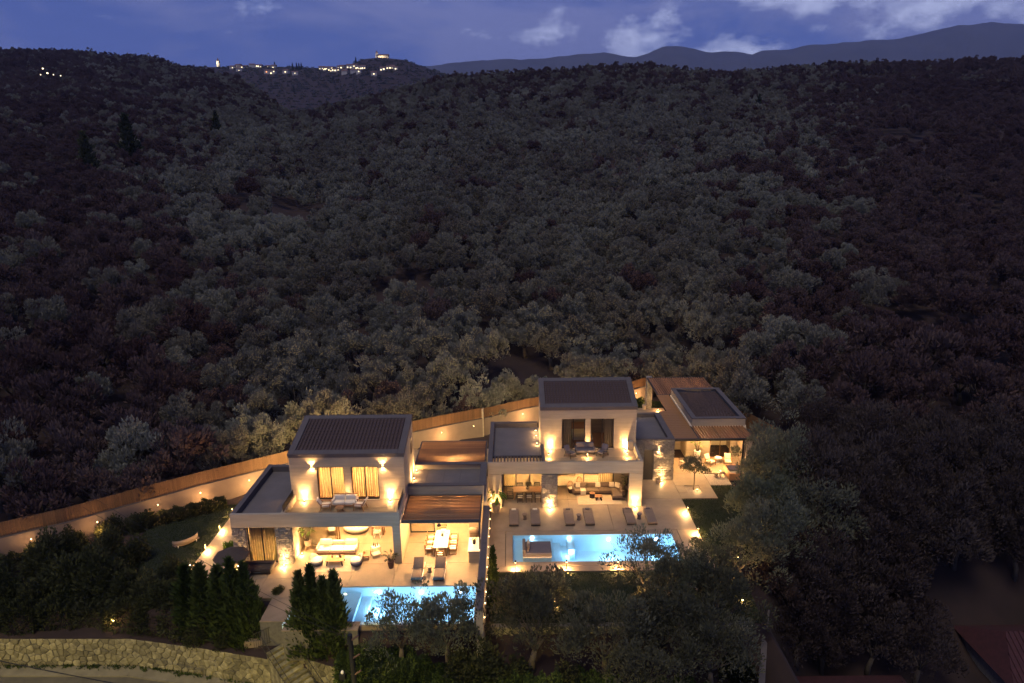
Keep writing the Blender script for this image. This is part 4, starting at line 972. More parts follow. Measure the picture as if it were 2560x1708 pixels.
# --- V1 living porch
rug('woven rug under the wooden coffee table of the bright porch', -14.2, 42.3, -11.3, 44.4)
S1 = tubsofa('long cream sofa on the bright living porch', (-13.05,44.85,.015), 0, 2.9, .98, 'fab', 3, 'teak')
for x, nm in ((-14.15,'at the plant end of the long cream sofa'),(-13.75,'in front of the glass on the long cream sofa'),(-12.25,'beside the wooden block on the long cream sofa'),(-11.85,'at the slatted table end of the long cream sofa')): cube_cushion('cream cushion '+nm, (x,45.08,.44), 0, .48, .46, -.3, 'fab')
def tub(label, loc, rz):
    t = thing('tub_chair', label, 'armchair', loc, rz); MB().lathe([(.28,.04),(.40,.12),(.44,.22),(.42,.30)], 20).build('base', MT['fabg'], t, world=False, smooth=True)
    MB().lathe([(.40,.30),(.44,.36),(.43,.44),(.34,.48)], 20).build('seat_cushion', MT['fab'], t, world=False, smooth=True)
    m = MB(); n = 9
    for k in range(n+1):
        a = math.pi*(.12+.76*k/n); r = .44; hh = .46+.34*math.sin(math.pi*k/n)
        for rr, z in ((r,.32),(r+.03,hh),(r-.08,hh),(r-.09,.36)): m.v.append((math.cos(a)*rr, math.sin(a)*rr, z))
    for k in range(n):
        for q in range(4): m.f.append((k*4+q, k*4+(q+1)%4, (k+1)*4+(q+1)%4, (k+1)*4+q))
    m.f += [(0,1,2,3),(n*4+3,n*4+2,n*4+1,n*4)]; m.build('backrest', MT['fab'], t, world=False, smooth=True)
    MB().lathe([(.25,0),(.25,.04)], 14).build('foot', MT['teak'], t, world=False); return t
tub('round cream tub chair on the rug corner nearest the stone pillar', (-14.15,43.2,0), 1.15); tub('round cream tub chair on the rug corner nearest the bar trolley', (-11.3,43.15,0), -1.15)
table('rectangular wooden coffee table with splayed legs on the porch rug', (-12.85,43.35,.014), 1.25, .8, .42, 'teak', 'dark')
for dx, dy, h, r, m, nm in ((-.22,.05,.20,.06,'dark','dark cylinder'),(.30,.1,.22,.05,'potd','brown bottle shaped'),(.4,.06,.18,.05,'dark','short black')): tag(MB().lathe([(r,0),(r*1.05,h*.6),(r*.8,h)], 12, (-12.85+dx,43.35+dy,.436)).build('vase', MT[m]), nm+' vase on the porch coffee table', 'vase')
tag(MB().box(-12.82,43.4,.436,-12.55,43.6,.47).build('book', MT['white'], bev=.004, seg=1), 'white book lying on the porch coffee table', 'book')
t = thing('slat_table', 'low square slatted wooden table beside the bar trolley', 'table', (-10.95,44.1,0))
for i in range(9): MB().box(-.45+i*.1,-.42,.33,-.45+i*.1+.07,.42,.36).build('slat', MT['teak'], t, world=False)
for sx in (-1,1): lbar(t,'rail','teak',(sx*-.44,sx*.38,.31),(sx*.44,sx*.38,.31)); [lbar(t,'leg','teak',(sx*.4,sy*.38,0),(sx*.4,sy*.38,.32)) for sy in (-1,1)]
tag(MB().lathe([(.09,0),(.11,.08),(.07,.14),(.02,.18)], 14, (-10.9,44.1,.361)).build('teapot', MT['teak']), 'small brown teapot on the slatted table', 'teapot')
t = thing('bar_trolley', 'thin black framed bar trolley with bottles on the porch', 'trolley', (-10.1,44.25,0), .5)
for sx in (-1,1):
    for sy in (-1,1): MB().tube([(sx*.3,sy*.22,.06),(sx*.3,sy*.22,.82)], .012, 6).build('upright', MT['dark'], t, world=False); MB().tube([(sx*.3-.015,sy*.22,.06),(sx*.3+.015,sy*.22,.06)], .06, 12).build('wheel', MT['dark'], t, world=False)
for z in (.22,.78): MB().box(-.3,-.22,z,.3,.22,z+.02).build('shelf', MT['white'], t, world=False)
for i, (dx, dy) in enumerate(((-.15,.05),(0,-.06),(.12,.08))): tag(MB().lathe([(.04,0),(.04,.18),(.014,.24),(.014,.30)], 10, (-10.1+dx,44.25+dy,.80)).build('bottle', MT['potd' if i % 2 else 'dark']), 'bottle standing on the bar trolley', 'bottle', 'bar trolley bottles')
leafplant('potted_palm', 'tall leafy plant in a terracotta pot on legs inside the bright porch', (-15.35,45.25,0), .45, .28, 2.55, .75, 26, 'pot', 'palm', .6, .12, stand=.35, seed=3)
leafplant('potted_plant', 'dark leaved plant in a tall dark pot before the porch column', (-8.75,42.75,0), .55, .24, 1.38, .62, 22, 'potd', 'darkleaf', .4, .13, seed=5, arch=.35)
table('orange wooden desk inside the open living room', (-10.5,47.35,0), 1.0, .6, .75, 'teak', 'teak', 0, .08, .08, 'desk'); diningchair('pale chair drawn up at the orange desk', (-10.5,46.85,0), math.pi, 'white', 'fab', None, False)
t = thing('loveseat', 'rounded cream loveseat inside the living room behind the cream sofa', 'sofa', (-12.3,47.7,0)); MB().lathe([(.7,.05),(.92,.2),(.98,.42),(.9,.46),(.2,.42)], 24, sx=1, sy=.6).build('base', MT['fab'], t, world=False, smooth=True); MB().box(-.7,.3,.4,.7,.5,.85).build('backrest', MT['fab'], t, world=False, bev=.08, seg=3)
easychair('pale armchair seen through the fixed glass of the living room', (-14.1,47.5,0), .3, 'teak', 'fab')
# --- dining under the pergola
t = table('long pale wooden dining table set for a meal under the pergola', (-5.38,45.27,0), 1.0, 2.4, .76, 'white', 'teak', 0, .1, .09, 'dining_table', .05)
tag(MB().box(-5.55,44.12,.762,-5.2,46.4,.768).build('table_runner', MT['rug']), 'brown runner down the middle of the pergola dining table', 'table runner')
for i in range(3):
    for s, sd in ((-1,'porch'),(1,'grill')):
        tag(MB().lathe([(.03,0),(.13,.012),(.14,.022),(.05,.012)], 16, (-5.38+s*.34,44.6+i*.68,.762)).build('plate', MT['white' if i % 2 else 'pot']), 'dinner plate laid on the '+sd+' side of the pergola dining table', 'plate', 'plates on the '+sd+' side')
        diningchair('looped teak armchair on the '+sd+' side of the pergola dining table', (-5.38+s*.86,44.55+i*.68,0), -s*math.pi/2, 'teak', 'fab', 'dining chairs on the '+sd+' side')
diningchair('teak chair at the pool end of the pergola dining table', (-5.35,43.78,0), math.pi, 'teak', 'fab'); diningchair('teak chair at the kitchen end of the pergola dining table', (-5.4,46.85,0), 0, 'teak', 'fab')
tag(MB().lathe([(.07,0),(.10,.08),(.05,.2),(.06,.24)], 14, (-5.36,45.6,.77)).build('vase', MT['dark']), 'small dark vase on the pergola dining table', 'vase')
t = thing('outdoor_counter', 'plain plaster counter block against the plot wall', 'counter', (-2.97,44.1,0)); P(t,'cabinet','plaster', -3.28,43.22,0,-2.34,45.0,.93); P(t,'worktop','white', -3.32,43.18,.932,-2.33,45.04,.97)
leafplant('potted_herbs', 'yellow green herb in a dark pot on the plaster counter', (-2.9,44.15,.97), .2, .13, .62, .3, 20, 'dark', 'palm', .2, .05, seed=8)
t = thing('grill', 'barbecue grill under a draped tan cover by the plot wall', 'grill', (-3.05,46.2,0)); m = MB()
for z, a, b in ((0,.36,.30),(.5,.33,.27),(.85,.38,.30),(1.05,.30,.22),(1.1,.1,.08)):
    n = 16
    for k in range(n): q = 2*math.pi*k/n; w = 1+.05*math.sin(k*3.7+z*4); m.v.append((math.copysign(abs(math.cos(q))**.6, math.cos(q))*a*w, math.copysign(abs(math.sin(q))**.6, math.sin(q))*b*w, z))
for j in range(4):
    for k in range(16): m.f.append((j*16+k, j*16+(k+1)%16, (j+1)*16+(k+1)%16, (j+1)*16+k))
m.f.append(tuple(range(64,80))); m.build('cover', MT['fabt'], t, world=False, smooth=True); MB().box(.37,-.25,.2,.47,.25,.95).build('side_panel', MT['dark'], t, world=False); MB().tube([(-.3,-.33,.82),(.3,-.33,.82)], .02, 6).build('handle', MT['dark'], t, world=False)
# --- loungers by the near pool
for x, nm in ((-6.72,'on the porch column side of the little round stool'),(-5.2,'on the grill side of the little round stool')): lounger_up('taupe sun lounger with raised back '+nm, (x,41.95,0), None)
stool('little waisted stool between the two raised loungers', (-5.96,42.2,0), 'stone')
# --- parasol corner
t = thing('parasol', 'brown fringed parasol standing before the stone corner', 'parasol', (-19.5,41.7,0)); MB().tube([(0,0,0),(0,0,2.2)], .025, 8).build('pole', MT['teak'], t, world=False); MB().box(-.3,-.3,0,.3,.3,.08).build('base', MT['stone'], t, world=False, bev=.02, seg=1)
m = MB(); n = 8; R_ = 1.2
m.v.append((0,0,2.32))
for r_, z in ((.6,2.10),(1.2,1.78),(1.2,1.66)):
    for k in range(n): a = 2*math.pi*(k+.5)/n; m.v.append((math.cos(a)*r_, math.sin(a)*r_, z))
for k in range(n): m.f.append((0,1+k,1+(k+1)%n)); [m.f.append((1+j*n+k, 1+(j+1)*n+k, 1+(j+1)*n+(k+1)%n, 1+j*n+(k+1)%n)) for j in (0,1)]
m.build('canopy', MT['fabd'], t, world=False)
for k in range(n): a = 2*math.pi*(k+.5)/n; MB().tube([(0,0,1.95),(math.cos(a)*1.15,math.sin(a)*1.15,1.79)], .012, 4).build('rib', MT['teak'], t, world=False)
t = tubsofa('low dark daybed with one covered end beside the bedroom window', (-18.1,42.5,0), 0, 2.1, 1.05, 'fabd', 1, 'dark', .38, .55); cushion(t,.35,-.6,.2,1.08,-.45,.55,'fabd','bolster')
lounger_mat('dark padded lounger half hidden by the cypress beside the parasol', (-18.8,41.0,0), 'fabt')
# --- V2 dining
table('long dark wooden table under the open roof slots', (1.2,53.0,0), 2.45, 1.0, .76, 'teak', 'teak', 0, .12, .1, 'dining_table', .06)
for i, x in enumerate((.55,1.3,2.05)):
    diningchair('dark wooden armchair tucked in on the pool side of the dark dining table', (x,52.28,0), math.pi, 'fabd', 'fab', 'pool side dining chairs'); diningchair('dark wooden armchair on the window side of the dark dining table', (x,53.75,0), 0, 'fabd', 'fabd', 'window side dining chairs')
diningchair('dark armchair at the head of the dark dining table', (-.28,53.0,0), math.pi/2, 'fabd', 'fabt')
leafplant('table_plant', 'spiky plant in a pale bowl on the dark dining table', (1.2,53.0,.76), .22, .16, .85, .35, 14, 'pot', 'darkleaf', .3, .05, seed=9)
# --- V2 lounge
rug('large flat rug before the corner sofa', 5.4, 51.55, 9.1, 53.4)
t = thing('corner_sofa', 'long taupe corner sofa with a chaise beside the plaster column', 'sofa', (7.2,53.7,.015))
MB().box(-2.0,-.5,.06,2.2,.5,.2).build('plinth', MT['fabd'], t, world=False); MB().box(1.15,-1.5,.06,2.2,-.51,.2).build('plinth', MT['fabd'], t, world=False)
for i in range(3): cushion(t,-1.95+i*1.05,-.5,.2,-.92+i*1.05,.25,.42,'fabt','seat_cushion'); cushion(t,-1.93+i*1.05,.2,.4,-.94+i*1.05,.48,.78,'fabt','back_cushion')
cushion(t,1.2,-1.5,.2,2.0,.25,.42,'fabt','chaise_cushion'); cushion(t,1.22,.2,.4,2.2,.48,.78,'fabt','back_cushion'); cushion(t,1.95,-1.1,.2,2.22,.2,.70,'fabt','armrest'); cushion(t,-2.15,-.5,.1,-1.97,.5,.66,'fabt','armrest')
for x, y, rz, nm, m_ in ((5.6,53.85,0,'near the wicker chairs','fab'),(6.0,53.8,.2,'second from the wicker chairs','fabt'),(7.3,53.85,0,'in the middle','fab'),(8.5,53.85,0,'at the bend','fab'),(8.95,53.75,-.5,'tucked into the corner','fab'),(9.05,53.0,-1.4,'on the chaise arm','fabt')): cube_cushion('loose cushion '+nm+' of the taupe corner sofa', (x,y,.44), rz, .46, .42, -.35, m_)
cushion_throw = MB().box(5.75,53.15,.44,6.2,53.75,.46); cushion_throw.box(5.75,53.12,.1,6.2,53.145,.46); tag(cushion_throw.build('throw_blanket', MT['fab']), 'pale throw blanket hanging over the taupe corner sofa seat', 'blanket')
t = thing('coffee_table', 'dark round drum table in front of the taupe corner sofa', 'table', (6.7,52.8,.015)); MB().lathe([(.22,0),(.22,.36),(.25,.37),(.25,.41)], 18).build('drum', MT['fabd'], t, world=False); MB().lathe([(.251,.411),(.251,.425)], 18).build('tabletop', MT['teak'], t, world=False)
table('low square wooden table in front of the taupe corner sofa', (7.2,52.45,.015), .62, .55, .34, 'teak', 'fabd', 0, .12, .1)
for x, y, nm in ((4.95,53.75,'at the sofa arm'),(5.8,54.55,'behind the corner sofa')):
    t = thing('wicker_chair', 'dark wicker chair with hooped back '+nm, 'chair', (x,y,0), .4); MB().lathe([(.18,0),(.25,.2),(.30,.38),(.26,.42)], 14).build('base', MT['fabd'], t, world=False)
    for k in range(9): a = math.pi*(.1+.8*k/8); MB().tube([(math.cos(a)*.28,math.sin(a)*.28,.4),(math.cos(a)*.30,math.sin(a)*.30,.75),(math.cos(a)*.12,math.sin(a)*.26,1.02)], .014, 5).build('hoop', MT['teak'], t, world=False)
    cushion(t,-.2,-.2,.41,.2,.18,.48,'fab','seat_cushion',.03)
leafplant('potted_plant', 'leafy plant in a pale pot between the corner sofa and the plaster column', (9.85,54.2,0), .42, .22, 1.6, .55, 20, 'pot', 'hedge', .4, .12, seed=12)
leafplant('potted_palm', 'large arching palm in a round stone pot by the plot wall', (-1.45,50.55,0), .68, .36, 2.6, 1.0, 16, 'pot', 'palm', .9, .2, seed=14, arch=.8)
leafplant('potted_plant', 'small plant in a pale bowl at the foot of the stone wing', (12.86,55.35,0), .35, .24, .75, .3, 14, 'pot', 'bush', .2, .1, seed=15)
# interior of the V2 living room and upstairs room
table('light wooden table inside the living room behind the corner sofa', (4.9,57.3,0), 1.5, .8, .75, 'teak', 'teak', 0, .1, .07, 'dining_table'); tubsofa('round fronted sofa inside the living room behind the corner sofa', (7.2,57.6,0), 0, 1.7, .85, 'rug', 2, 'teak')
t = thing('bed', 'bed glimpsed through the dark upstairs doors', 'bed', (6.2,57.4,3.53)); cushion(t,-.9,-1,.2,.9,1,.5,'fab','mattress'); MB().box(-1,.95,0,1,1.1,1.1).build('headboard', MT['teak'], t, world=False); MB().box(-.92,-1.02,0,.92,.94,.2).build('bed_base', MT['teak'], t, world=False)
# --- loungers by the far pool
for x, nm in ((0.0,'next to the plot wall'),(1.72,'second from the plot wall'),(4.42,'beside the blue stool, plot wall side'),(6.0,'beside the blue stool, far side'),(9.27,'beside the bowl topped stool, on its plot wall side'),(10.92,'nearest the deck edge bollards')):
    lounger_mat('low brown padded lounger, '+nm, (x,49.25,0))
    o = MB().box(-.18,-.1,0,.18,.1,.07).build('head_pillow', MT['fabg' if x > 4 else 'fab'], bev=.03, seg=3); o.location = (x,50.2,.36); o.rotation_euler = (.12,0,0); tag(o, 'small head pillow on the lounger '+nm, 'pillow')
stool('pale stool between the loungers next to the plot wall', (.86,49.3,0), 'fabt'); stool('blue grey stool between the middle pair of loungers', (5.2,49.15,0), 'fabg'); stool('bowl topped dark stool between the loungers nearest the deck edge', (10.05,49.2,0), 'fabg')
# --- bed standing in the pool
t = thing('pool_bed', 'thick padded daybed standing in the shallow end of the pool', 'daybed', (1.68,44.75,-.42)); MB().box(-1.05,-.82,0,1.05,.82,.40).build('base', MT['fab'], t, world=False, bev=.05, seg=2); cushion(t,-1.06,-.84,.40,1.06,.84,.56,'fabt','lower_mattress',.06); cushion(t,-.85,-.82,.56,1.05,.82,.70,'fabg','upper_mattress',.06); cushion(t,-1.06,-.82,.56,-.84,.82,.95,'fabt','backrest',.05)
cube_cushion('patterned cushion leaning on the backrest of the bed in the pool', (.98,44.95,.28), -math.pi/2, .5, .42, -.25, 'rug'); cube_cushion('pale cushion leaning on the backrest of the bed in the pool', (.98,44.4,.28), -math.pi/2, .5, .42, -.25, 'fabt')
# --- pavilion furniture
for x, rz, nm in ((18.5,.55,'beside the plant stand'),(20.15,-.2,'next to the dark roof post')): easychair('white cushioned recliner under the pavilion, '+nm, (x,59.0,0), rz, 'teak', 'fab')
t = thing('side_table', 'round white table between the two pavilion recliners', 'side table', (19.4,59.5,0)); MB().lathe([(.2,0),(.05,.04),(.05,.45),(.32,.47),(.33,.5)], 18).build('pedestal', MT['white'], t, world=False)
leafplant('potted_palm', 'yellow green palm in a white drum pot against the pavilion wall', (17.55,60.1,0), .7, .3, 2.5, .8, 18, 'white', 'palm', .7, .1, seed=22, stand=.25)
def wirechair(label, loc, rz):
    t = thing('wire_chair', label, 'chair', loc, rz)
    for s in (-1,1): MB().tube([(s*.22,-.22,0),(s*.22,-.2,.45),(s*.22,.2,.45),(s*.22,.28,.88)], .014, 6).build('side_frame', MT['dark'], t, world=False); MB().tube([(s*.22,.24,0),(s*.22,.2,.45)], .014, 6).build('leg', MT['dark'], t, world=False)
    for k in range(5): MB().tube([(-.22,.21+k*.016,.5+k*.09),(.22,.21+k*.016,.5+k*.09)], .008, 4).build('back_wire', MT['dark'], t, world=False)
    cushion(t,-.21,-.2,.455,.21,.2,.50,'fab','seat_pad',.02); return t
wirechair('thin black wire chair by the pavilion side wall', (15.85,58.85,0), .9); wirechair('thin black wire chair on the pool side of the pavilion bistro table', (16.55,58.1,0), math.pi); wirechair('thin black wire chair on the recliner side of the pavilion bistro table', (17.35,58.9,0), -1.4)
t = thing('bistro_table', 'small round bistro table among the wire chairs', 'table', (16.6,58.95,0)); MB().lathe([(.25,0),(.03,.03),(.03,.7),(.36,.71),(.36,.74)], 18).build('pedestal', MT['dark'], t, world=False)
table('little dark side table on the gravel by the hot tub', (18.9,56.5,-.04), .5, .4, .45, 'fabd', 'dark', 0, .06, .04, 'side_table'); leafplant('potted_plant', 'small plant in a low pot on the gravel', (18.35,56.45,-.04), .2, .2, .55, .3, 16, 'pot', 'bush', .2, .08, seed=31)
kind(MB().box(17.4,54.95,-.3,19.3,57.15,-.04).build('gravel_bed', MT['gravel']), 'structure')
t = thing('hot_tub', 'wood rimmed hot tub with glittering lit water beside the pavilion', 'hot tub', (20.4,57.0,-.2)); m = MB()
for b in ((-1.0,-.95,0,1.0,-.8,.7),(-1.0,.8,0,1.0,.95,.7),(-1.0,-.79,0,-.85,.79,.7),(.85,-.79,0,1.0,.79,.7)): MB().box(*b).build('rim_board', MT['teak'], t, world=False)
MB().box(-.85,-.79,0,.85,.79,.15).build('basin', MT['poolw'], t, world=False); MB().add([(-.85,-.79,.58),(.85,-.79,.58),(.85,.79,.58),(-.85,.79,.58)],[(0,1,2,3)]).build('water', clear('bubbling_water',(.85,.93,1),1.33,.08,.9,14), t, world=False); lamp(t,'POINT',(20.4,57.0,.15),16,(.6,.7,1.0),.15)
# --- gardens
t = thing('garden_bench', 'white curved bench seen from behind on the dark lawn', 'bench', (-24.95,46.3,-.22), .80); m = MB(); n = 12
for k in range(n+1):
    f = k/n*2-1; x = f*1.05; y = -.28+.30*abs(f)**3*1.6; 
    for z, dy in ((.30,0),(.78,-.06),(.78,-.10),(.28,-.06)): m.v.append((x, y+dy, z))
for k in range(n):
    for q in range(4): m.f.append((k*4+q, k*4+(q+1)%4, (k+1)*4+(q+1)%4, (k+1)*4+q))
m.f += [(3,2,1,0),(n*4,n*4+1,n*4+2,n*4+3)]; m.build('backrest', MT['gardenwall'], t, world=False, smooth=True); MB().box(-1.0,-.28,.36,1.0,.26,.42).build('seat', MT['gardenwall'], t, world=False); t.scale = (.9,.9,.9)
for sx in (-1,1):
    for y in (-.26,.2): lbar(t,'leg','white',(sx*.75,y,0),(sx*.75,y,.37),.06,.06)
def gardenchair(label, loc, rz):
    t = thing('wicker_armchair', label, 'armchair', loc, rz); MB().lathe([(.30,.12),(.40,.3),(.44,.42),(.36,.42)], 16).build('seat_shell', MT['rug'], t, world=False)
    m = MB(); n = 9
    for k in range(n+1):
        a = math.pi*(.02+.96*k/n); hh = .55+.40*math.sin(math.pi*k/n)
        for rr, z in ((.42,.36),(.52,hh),(.45,hh),(.37,.36)): m.v.append((math.cos(a)*rr, math.sin(a)*rr, z))
    for k in range(n):
        for q in range(4): m.f.append((k*4+q, k*4+(q+1)%4, (k+1)*4+(q+1)%4, (k+1)*4+q))
    m.build('backrest', MT['rug'], t, world=False); cushion(t,-.30,-.32,.42,.30,.25,.52,'fab','seat_cushion',.04)
    for k in range(4): a = .78+k*1.57; lbar(t,'leg','teak',(math.cos(a)*.3,math.sin(a)*.3,0),(math.cos(a)*.26,math.sin(a)*.26,.14),.05,.05)
    return t
gardenchair('round wicker armchair under the lawn olive tree, half hidden by leaves', (10.4,39.1,-.25), 2.6); gardenchair('wicker armchair with pale cushion in the open beside the lawn olives', (11.75,39.7,-.25), 2.2)
t = thing('planter_pot', 'pale cylinder pot beside the rear stone pillar', 'pot', (15.1,73.8,0)); MB().lathe([(.2,0),(.22,.5),(.24,.52),(.2,.52)], 16).build('pot', MT['pot'], t, world=False)
t = thing('fire_pit', 'squared stone fire pit beside the path under the villa wall', 'fire pit', (-20.75,47.3,0)); MB().box(-.45,-.45,0,.45,.45,.38).build('block', MT['stone'], t, world=False, bev=.03, seg=1); MB().box(-.3,-.3,.381,.3,.3,.42).build('grate', MT['dark'], t, world=False)
uplight(-5.2, 54.6, 0, 26, 'uplight under the rear slat pergola', 0, ang=150); uplight(19.0, 57.4, 0, 14, 'uplight under the front slats of the pavilion', 0, ang=150)
for x in (-.6,1.3):  # added lamps that brighten the plaster curb behind the slats
    t = thing('added_slot_light', 'added strip lamp brightening the curb inside the open roof slots', 'lamp', (x,51.75,2.9), 0, 'added roof slot lamps'); MB().box(x-.3,51.6,2.99,x+.3,51.7,3.03).build('housing', MT['dark'], t); MB().box(x-.28,51.705,3.0,x+.28,51.715,3.025).build('lens', MT['warm'], t); lamp(t, 'SPOT', (x,51.76,3.02), 3.0, WARM, .05, (x,52.6,3.5), 150, .8)
def added_flood(x, y, z, pw, label):  # added lamps, out of view, that warm the trees behind the fence
    t = thing('added_floodlight', label, 'wall lamp', (x,y,z)); MB().box(x-.12,y,z-.08,x+.12,y+.12,z+.08).build('housing', MT['dark'], t, bev=.01, seg=1); MB().box(x-.10,y+.121,z-.06,x+.10,y+.13,z+.06).build('lens', MT['warm'], t); lamp(t, 'SPOT', (x,y+.2,z), pw*10, (1.0,.66,.26), .06, (x,y+12,z-1.5), 150, .8)
added_flood(-13.5, 51.01, 6.2, 34, 'added unseen floodlight high on the rear wall of the villa with the lit porch'); added_flood(6.5, 58.91, 6.4, 34, 'added unseen floodlight high on the rear wall of the villa with the stone wing'); added_flood(-18.2, 51.41, 2.6, 20, 'added unseen floodlight on the rear of the low bedroom wing'); added_flood(-5.0, 51.41, 2.4, 16, 'added unseen floodlight on the rear wall of the kitchen wing')
# ================================================================ garden vegetation
def bush_mesh(name, seed, rx, ry, rz, n, L, mt, box=False, up=.5, wf=.5):
    rng = np.random.default_rng(seed)
    if box:
        P_ = rng.random((n,3))*2-1; ax = rng.integers(0,3,n); k = rng.random(n) < .8
        sg = np.where(rng.random(n) < .5, -1, 1); sg = np.where(ax == 2, 1, sg)
        for i in range(3): P_[:,i] = np.where(k & (ax == i), sg*(.86+.2*rng.random(n)), P_[:,i])
        P_ = np.clip(P_, -1.08, 1.08); Dn = P_.copy(); P_[:,2] = (P_[:,2]+1)/2*1.0
        lump = 1+.10*np.sin(P_[:,0]*rx*3.1+seed)+.08*np.sin(P_[:,0]*rx*7.3)
        P_ = P_*np.array([rx,ry,rz]); P_[:,2] *= lump; P_[:,1] *= lump
    else:
        C = []
        for _ in range(16):
            d = rng.normal(size=3); d /= np.linalg.norm(d); d[2] = abs(d[2]); C.append(d*(.3+.45*rng.random()))
        C = np.array(C)[rng.integers(0,16,n)]; q = rng.normal(size=(n,3)); q /= np.linalg.norm(q, axis=1)[:,None]
        Pn = C + q*(.22+.22*rng.random((n,1))); Dn = q + C; Pn[:,2] = np.abs(Pn[:,2]); P_ = Pn*np.array([rx,ry,rz])
    D = Dn + rng.normal(size=(n,3))*.5 + np.array([0,0,up])
    return leafcloud(name, P_, D, L*(.6+.8*rng.random(n)), L*wf*(.6+.8*rng.random(n)), rng, mt)
def cypress_mesh(name, seed, R, h, n, L, mt):
    rng = np.random.default_rng(seed); f = rng.random(n)**1.25
    r = R*np.clip(1-f**1.35, 0, 1)**.78*(1+.18*np.sin(f*19+seed)+.12*rng.normal(size=n)); a = rng.random(n)*2*np.pi; r *= (.45+.55*rng.random(n)**.5)
    r *= 1+.22*np.sin(a*3+f*9+seed)
    tw = rng.random(n) < .22; r = np.where(tw, r*1.22+.06, r); L = np.where(tw, L*1.5, L)
    P_ = np.stack([np.cos(a)*r, np.sin(a)*r, .15+f*h], 1); D = np.stack([np.cos(a)*.75, np.sin(a)*.75, np.full(n,1.0)], 1)+rng.normal(size=(n,3))*.28
    return leafcloud(name, P_, D, L*(.6+.8*rng.random(n)), np.where(L < .9, np.minimum(L*.42,.13), L*.4)*(.6+.8*rng.random(n)), rng, mt)
def shrub(name, label, loc, me, cat='shrub', rz=0, s=1, stem=.3, grp=None):
    t = thing(name, label, cat, loc, rz, grp); t.scale = (s,)*3; link('foliage', me, None, t)
    MB().tube([(0,0,-.3),(.03,.02,stem*.5),(0,.04,stem)], .06, 6, .03).build('stem', MT['bark'], t, world=False); return t
# --- cypresses along the road
CY = [cypress_mesh('foliage', 70+i, .82, 5.0, 4200, .34, MT['cyp']) for i in range(4)]
def cypress(label, x, y, z, h, i, w=1.0, grp=None):
    t = thing('cypress_tree', label, 'cypress', (x,y,z), i*1.3, grp); t.scale = (w, w, h/5.0)
    link('crown', CY[i % 4], None, t); MB().tube([(0,0,-.3),(0,0,3.6)], .09, 7, .03).build('trunk', MT['bark'], t, world=False); return t
for i, (x, y, h, w, nm) in enumerate(((-13.25,36.75,5.5,.95,'beside the stair gate'),(-12.5,36.6,6.0,.85,'tallest of the group'),(-11.75,36.55,5.2,.9,'third from the stair gate'),(-11.05,36.45,5.7,.9,'nearest the wooden pole'))):
    cypress('dark cypress in front of the infinity pool, '+nm, x, y, -1.95, h, i, w)
for i, (x, y, h, w, nm) in enumerate(((-21.3,38.75,4.8,1.15,'at the dark bushes'),(-20.2,38.5,5.0,1.1,'second from the dark bushes'),(-19.0,38.3,5.0,1.1,'in the middle of the row'),(-18.0,38.0,5.7,1.05,'below the padded lounger'),(-17.05,37.75,5.6,.95,'next to the stair gap'))):
    cypress('broad dark cypress above the road wall, '+nm, x, y, -2.0, h, i+1, w)
# --- hedge and bushes of the dark garden
HB = [bush_mesh('foliage', 90+i, 1.35, .75, 1.7, 2600, .20, MT['bush'], True) for i in range(3)]
for i in range(8):
    x = -40.5+i*2.45; shrub('hedge_bush', 'clipped dark hedge plant along the top of the road wall', (x, 39.55+.25*math.sin(i*1.7), -2.05), HB[i % 3], 'hedge', (i % 2)*math.pi, .95+.12*math.sin(i*2.3), grp='road wall hedge')
BB = [bush_mesh('foliage', 100+i, 1.6, 1.5, 2.6, 3600, .24, MT['bush']) for i in range(3)]
for i, (x, y, s, nm) in enumerate(((-36.6,42.0,1.0,'under the first wall light'),(-33.6,43.4,1.2,'beside the leafy hedge, below the curving wall'),(-31.2,42.2,1.35,'in the heart of the dark garden'),(-28.6,41.9,1.3,'facing the white bench'),(-26.6,41.2,1.05,'between the bench lawn and the road hedge'),(-34.8,44.6,.75,'tight against the curving wall'),(-25.0,40.4,.9,'beside the outermost cypress'),(-30.0,44.6,1.0,'behind the tallest garden bush'),(-38.9,42.0,.9,'by the end of the road hedge'),(-35.0,41.2,1.0,'in front of the first wall light, lower row'),(-32.6,40.9,1.0,'filling the bed behind the road hedge'),(-29.8,40.7,1.0,'above the hidden spike light'),(-24.0,41.8,.8,'at the bench end of the lawn'),(-27.6,43.6,.95,'beside the lawn, bench side'),(-23.4,39.6,.9,'under the outermost cypress'),(-32.8,45.2,.8,'between the curving wall and the tallest bush'),(-37.9,40.6,.9,'at the road corner of the garden'))):
    shrub('garden_bush', 'large dark bush '+nm, (x, y, ground_z(x,y)-.1), BB[i % 3], 'bush', i, s)
for i, (x, y, s, nm) in enumerate(((-31.5,47.6,.75,'tall thin shrub lit by the wall behind it, second wall light'),(-29.9,48.9,.8,'tall thin shrub lit by the wall behind it, third wall light'),(-33.5,46.2,.7,'rounded shrub in front of the wall below the second light'))):
    shrub('wall_shrub', nm, (x, y, -.3), BB[(i+1) % 3], 'shrub', i*2, s)
HC = [bush_mesh('foliage', 110+i, .8, .55, .95, 1500, .17, MT['bush'], True) for i in range(2)]
for i in range(6):
    f = i/5; x, y = -29.6+4.6*f, 48.75+2.9*f; shrub('clipped_bush', 'low clipped bush in the row under the garden wall', (x, y, -.28), HC[i % 2], 'hedge', .6, 1.0+.1*math.sin(i*3), grp='low bushes under the garden wall')
for i, (x, y, s) in enumerate(((-37.5,43.6,.8),(-36.0,44.3,.75),(-35.0,44.9,.7))): shrub('clipped_bush', 'low bush catching the light below the first wall lamp', (x, y, -.6), HC[i % 2], 'hedge', .5, s+.3, grp='bushes below the first wall lamp')
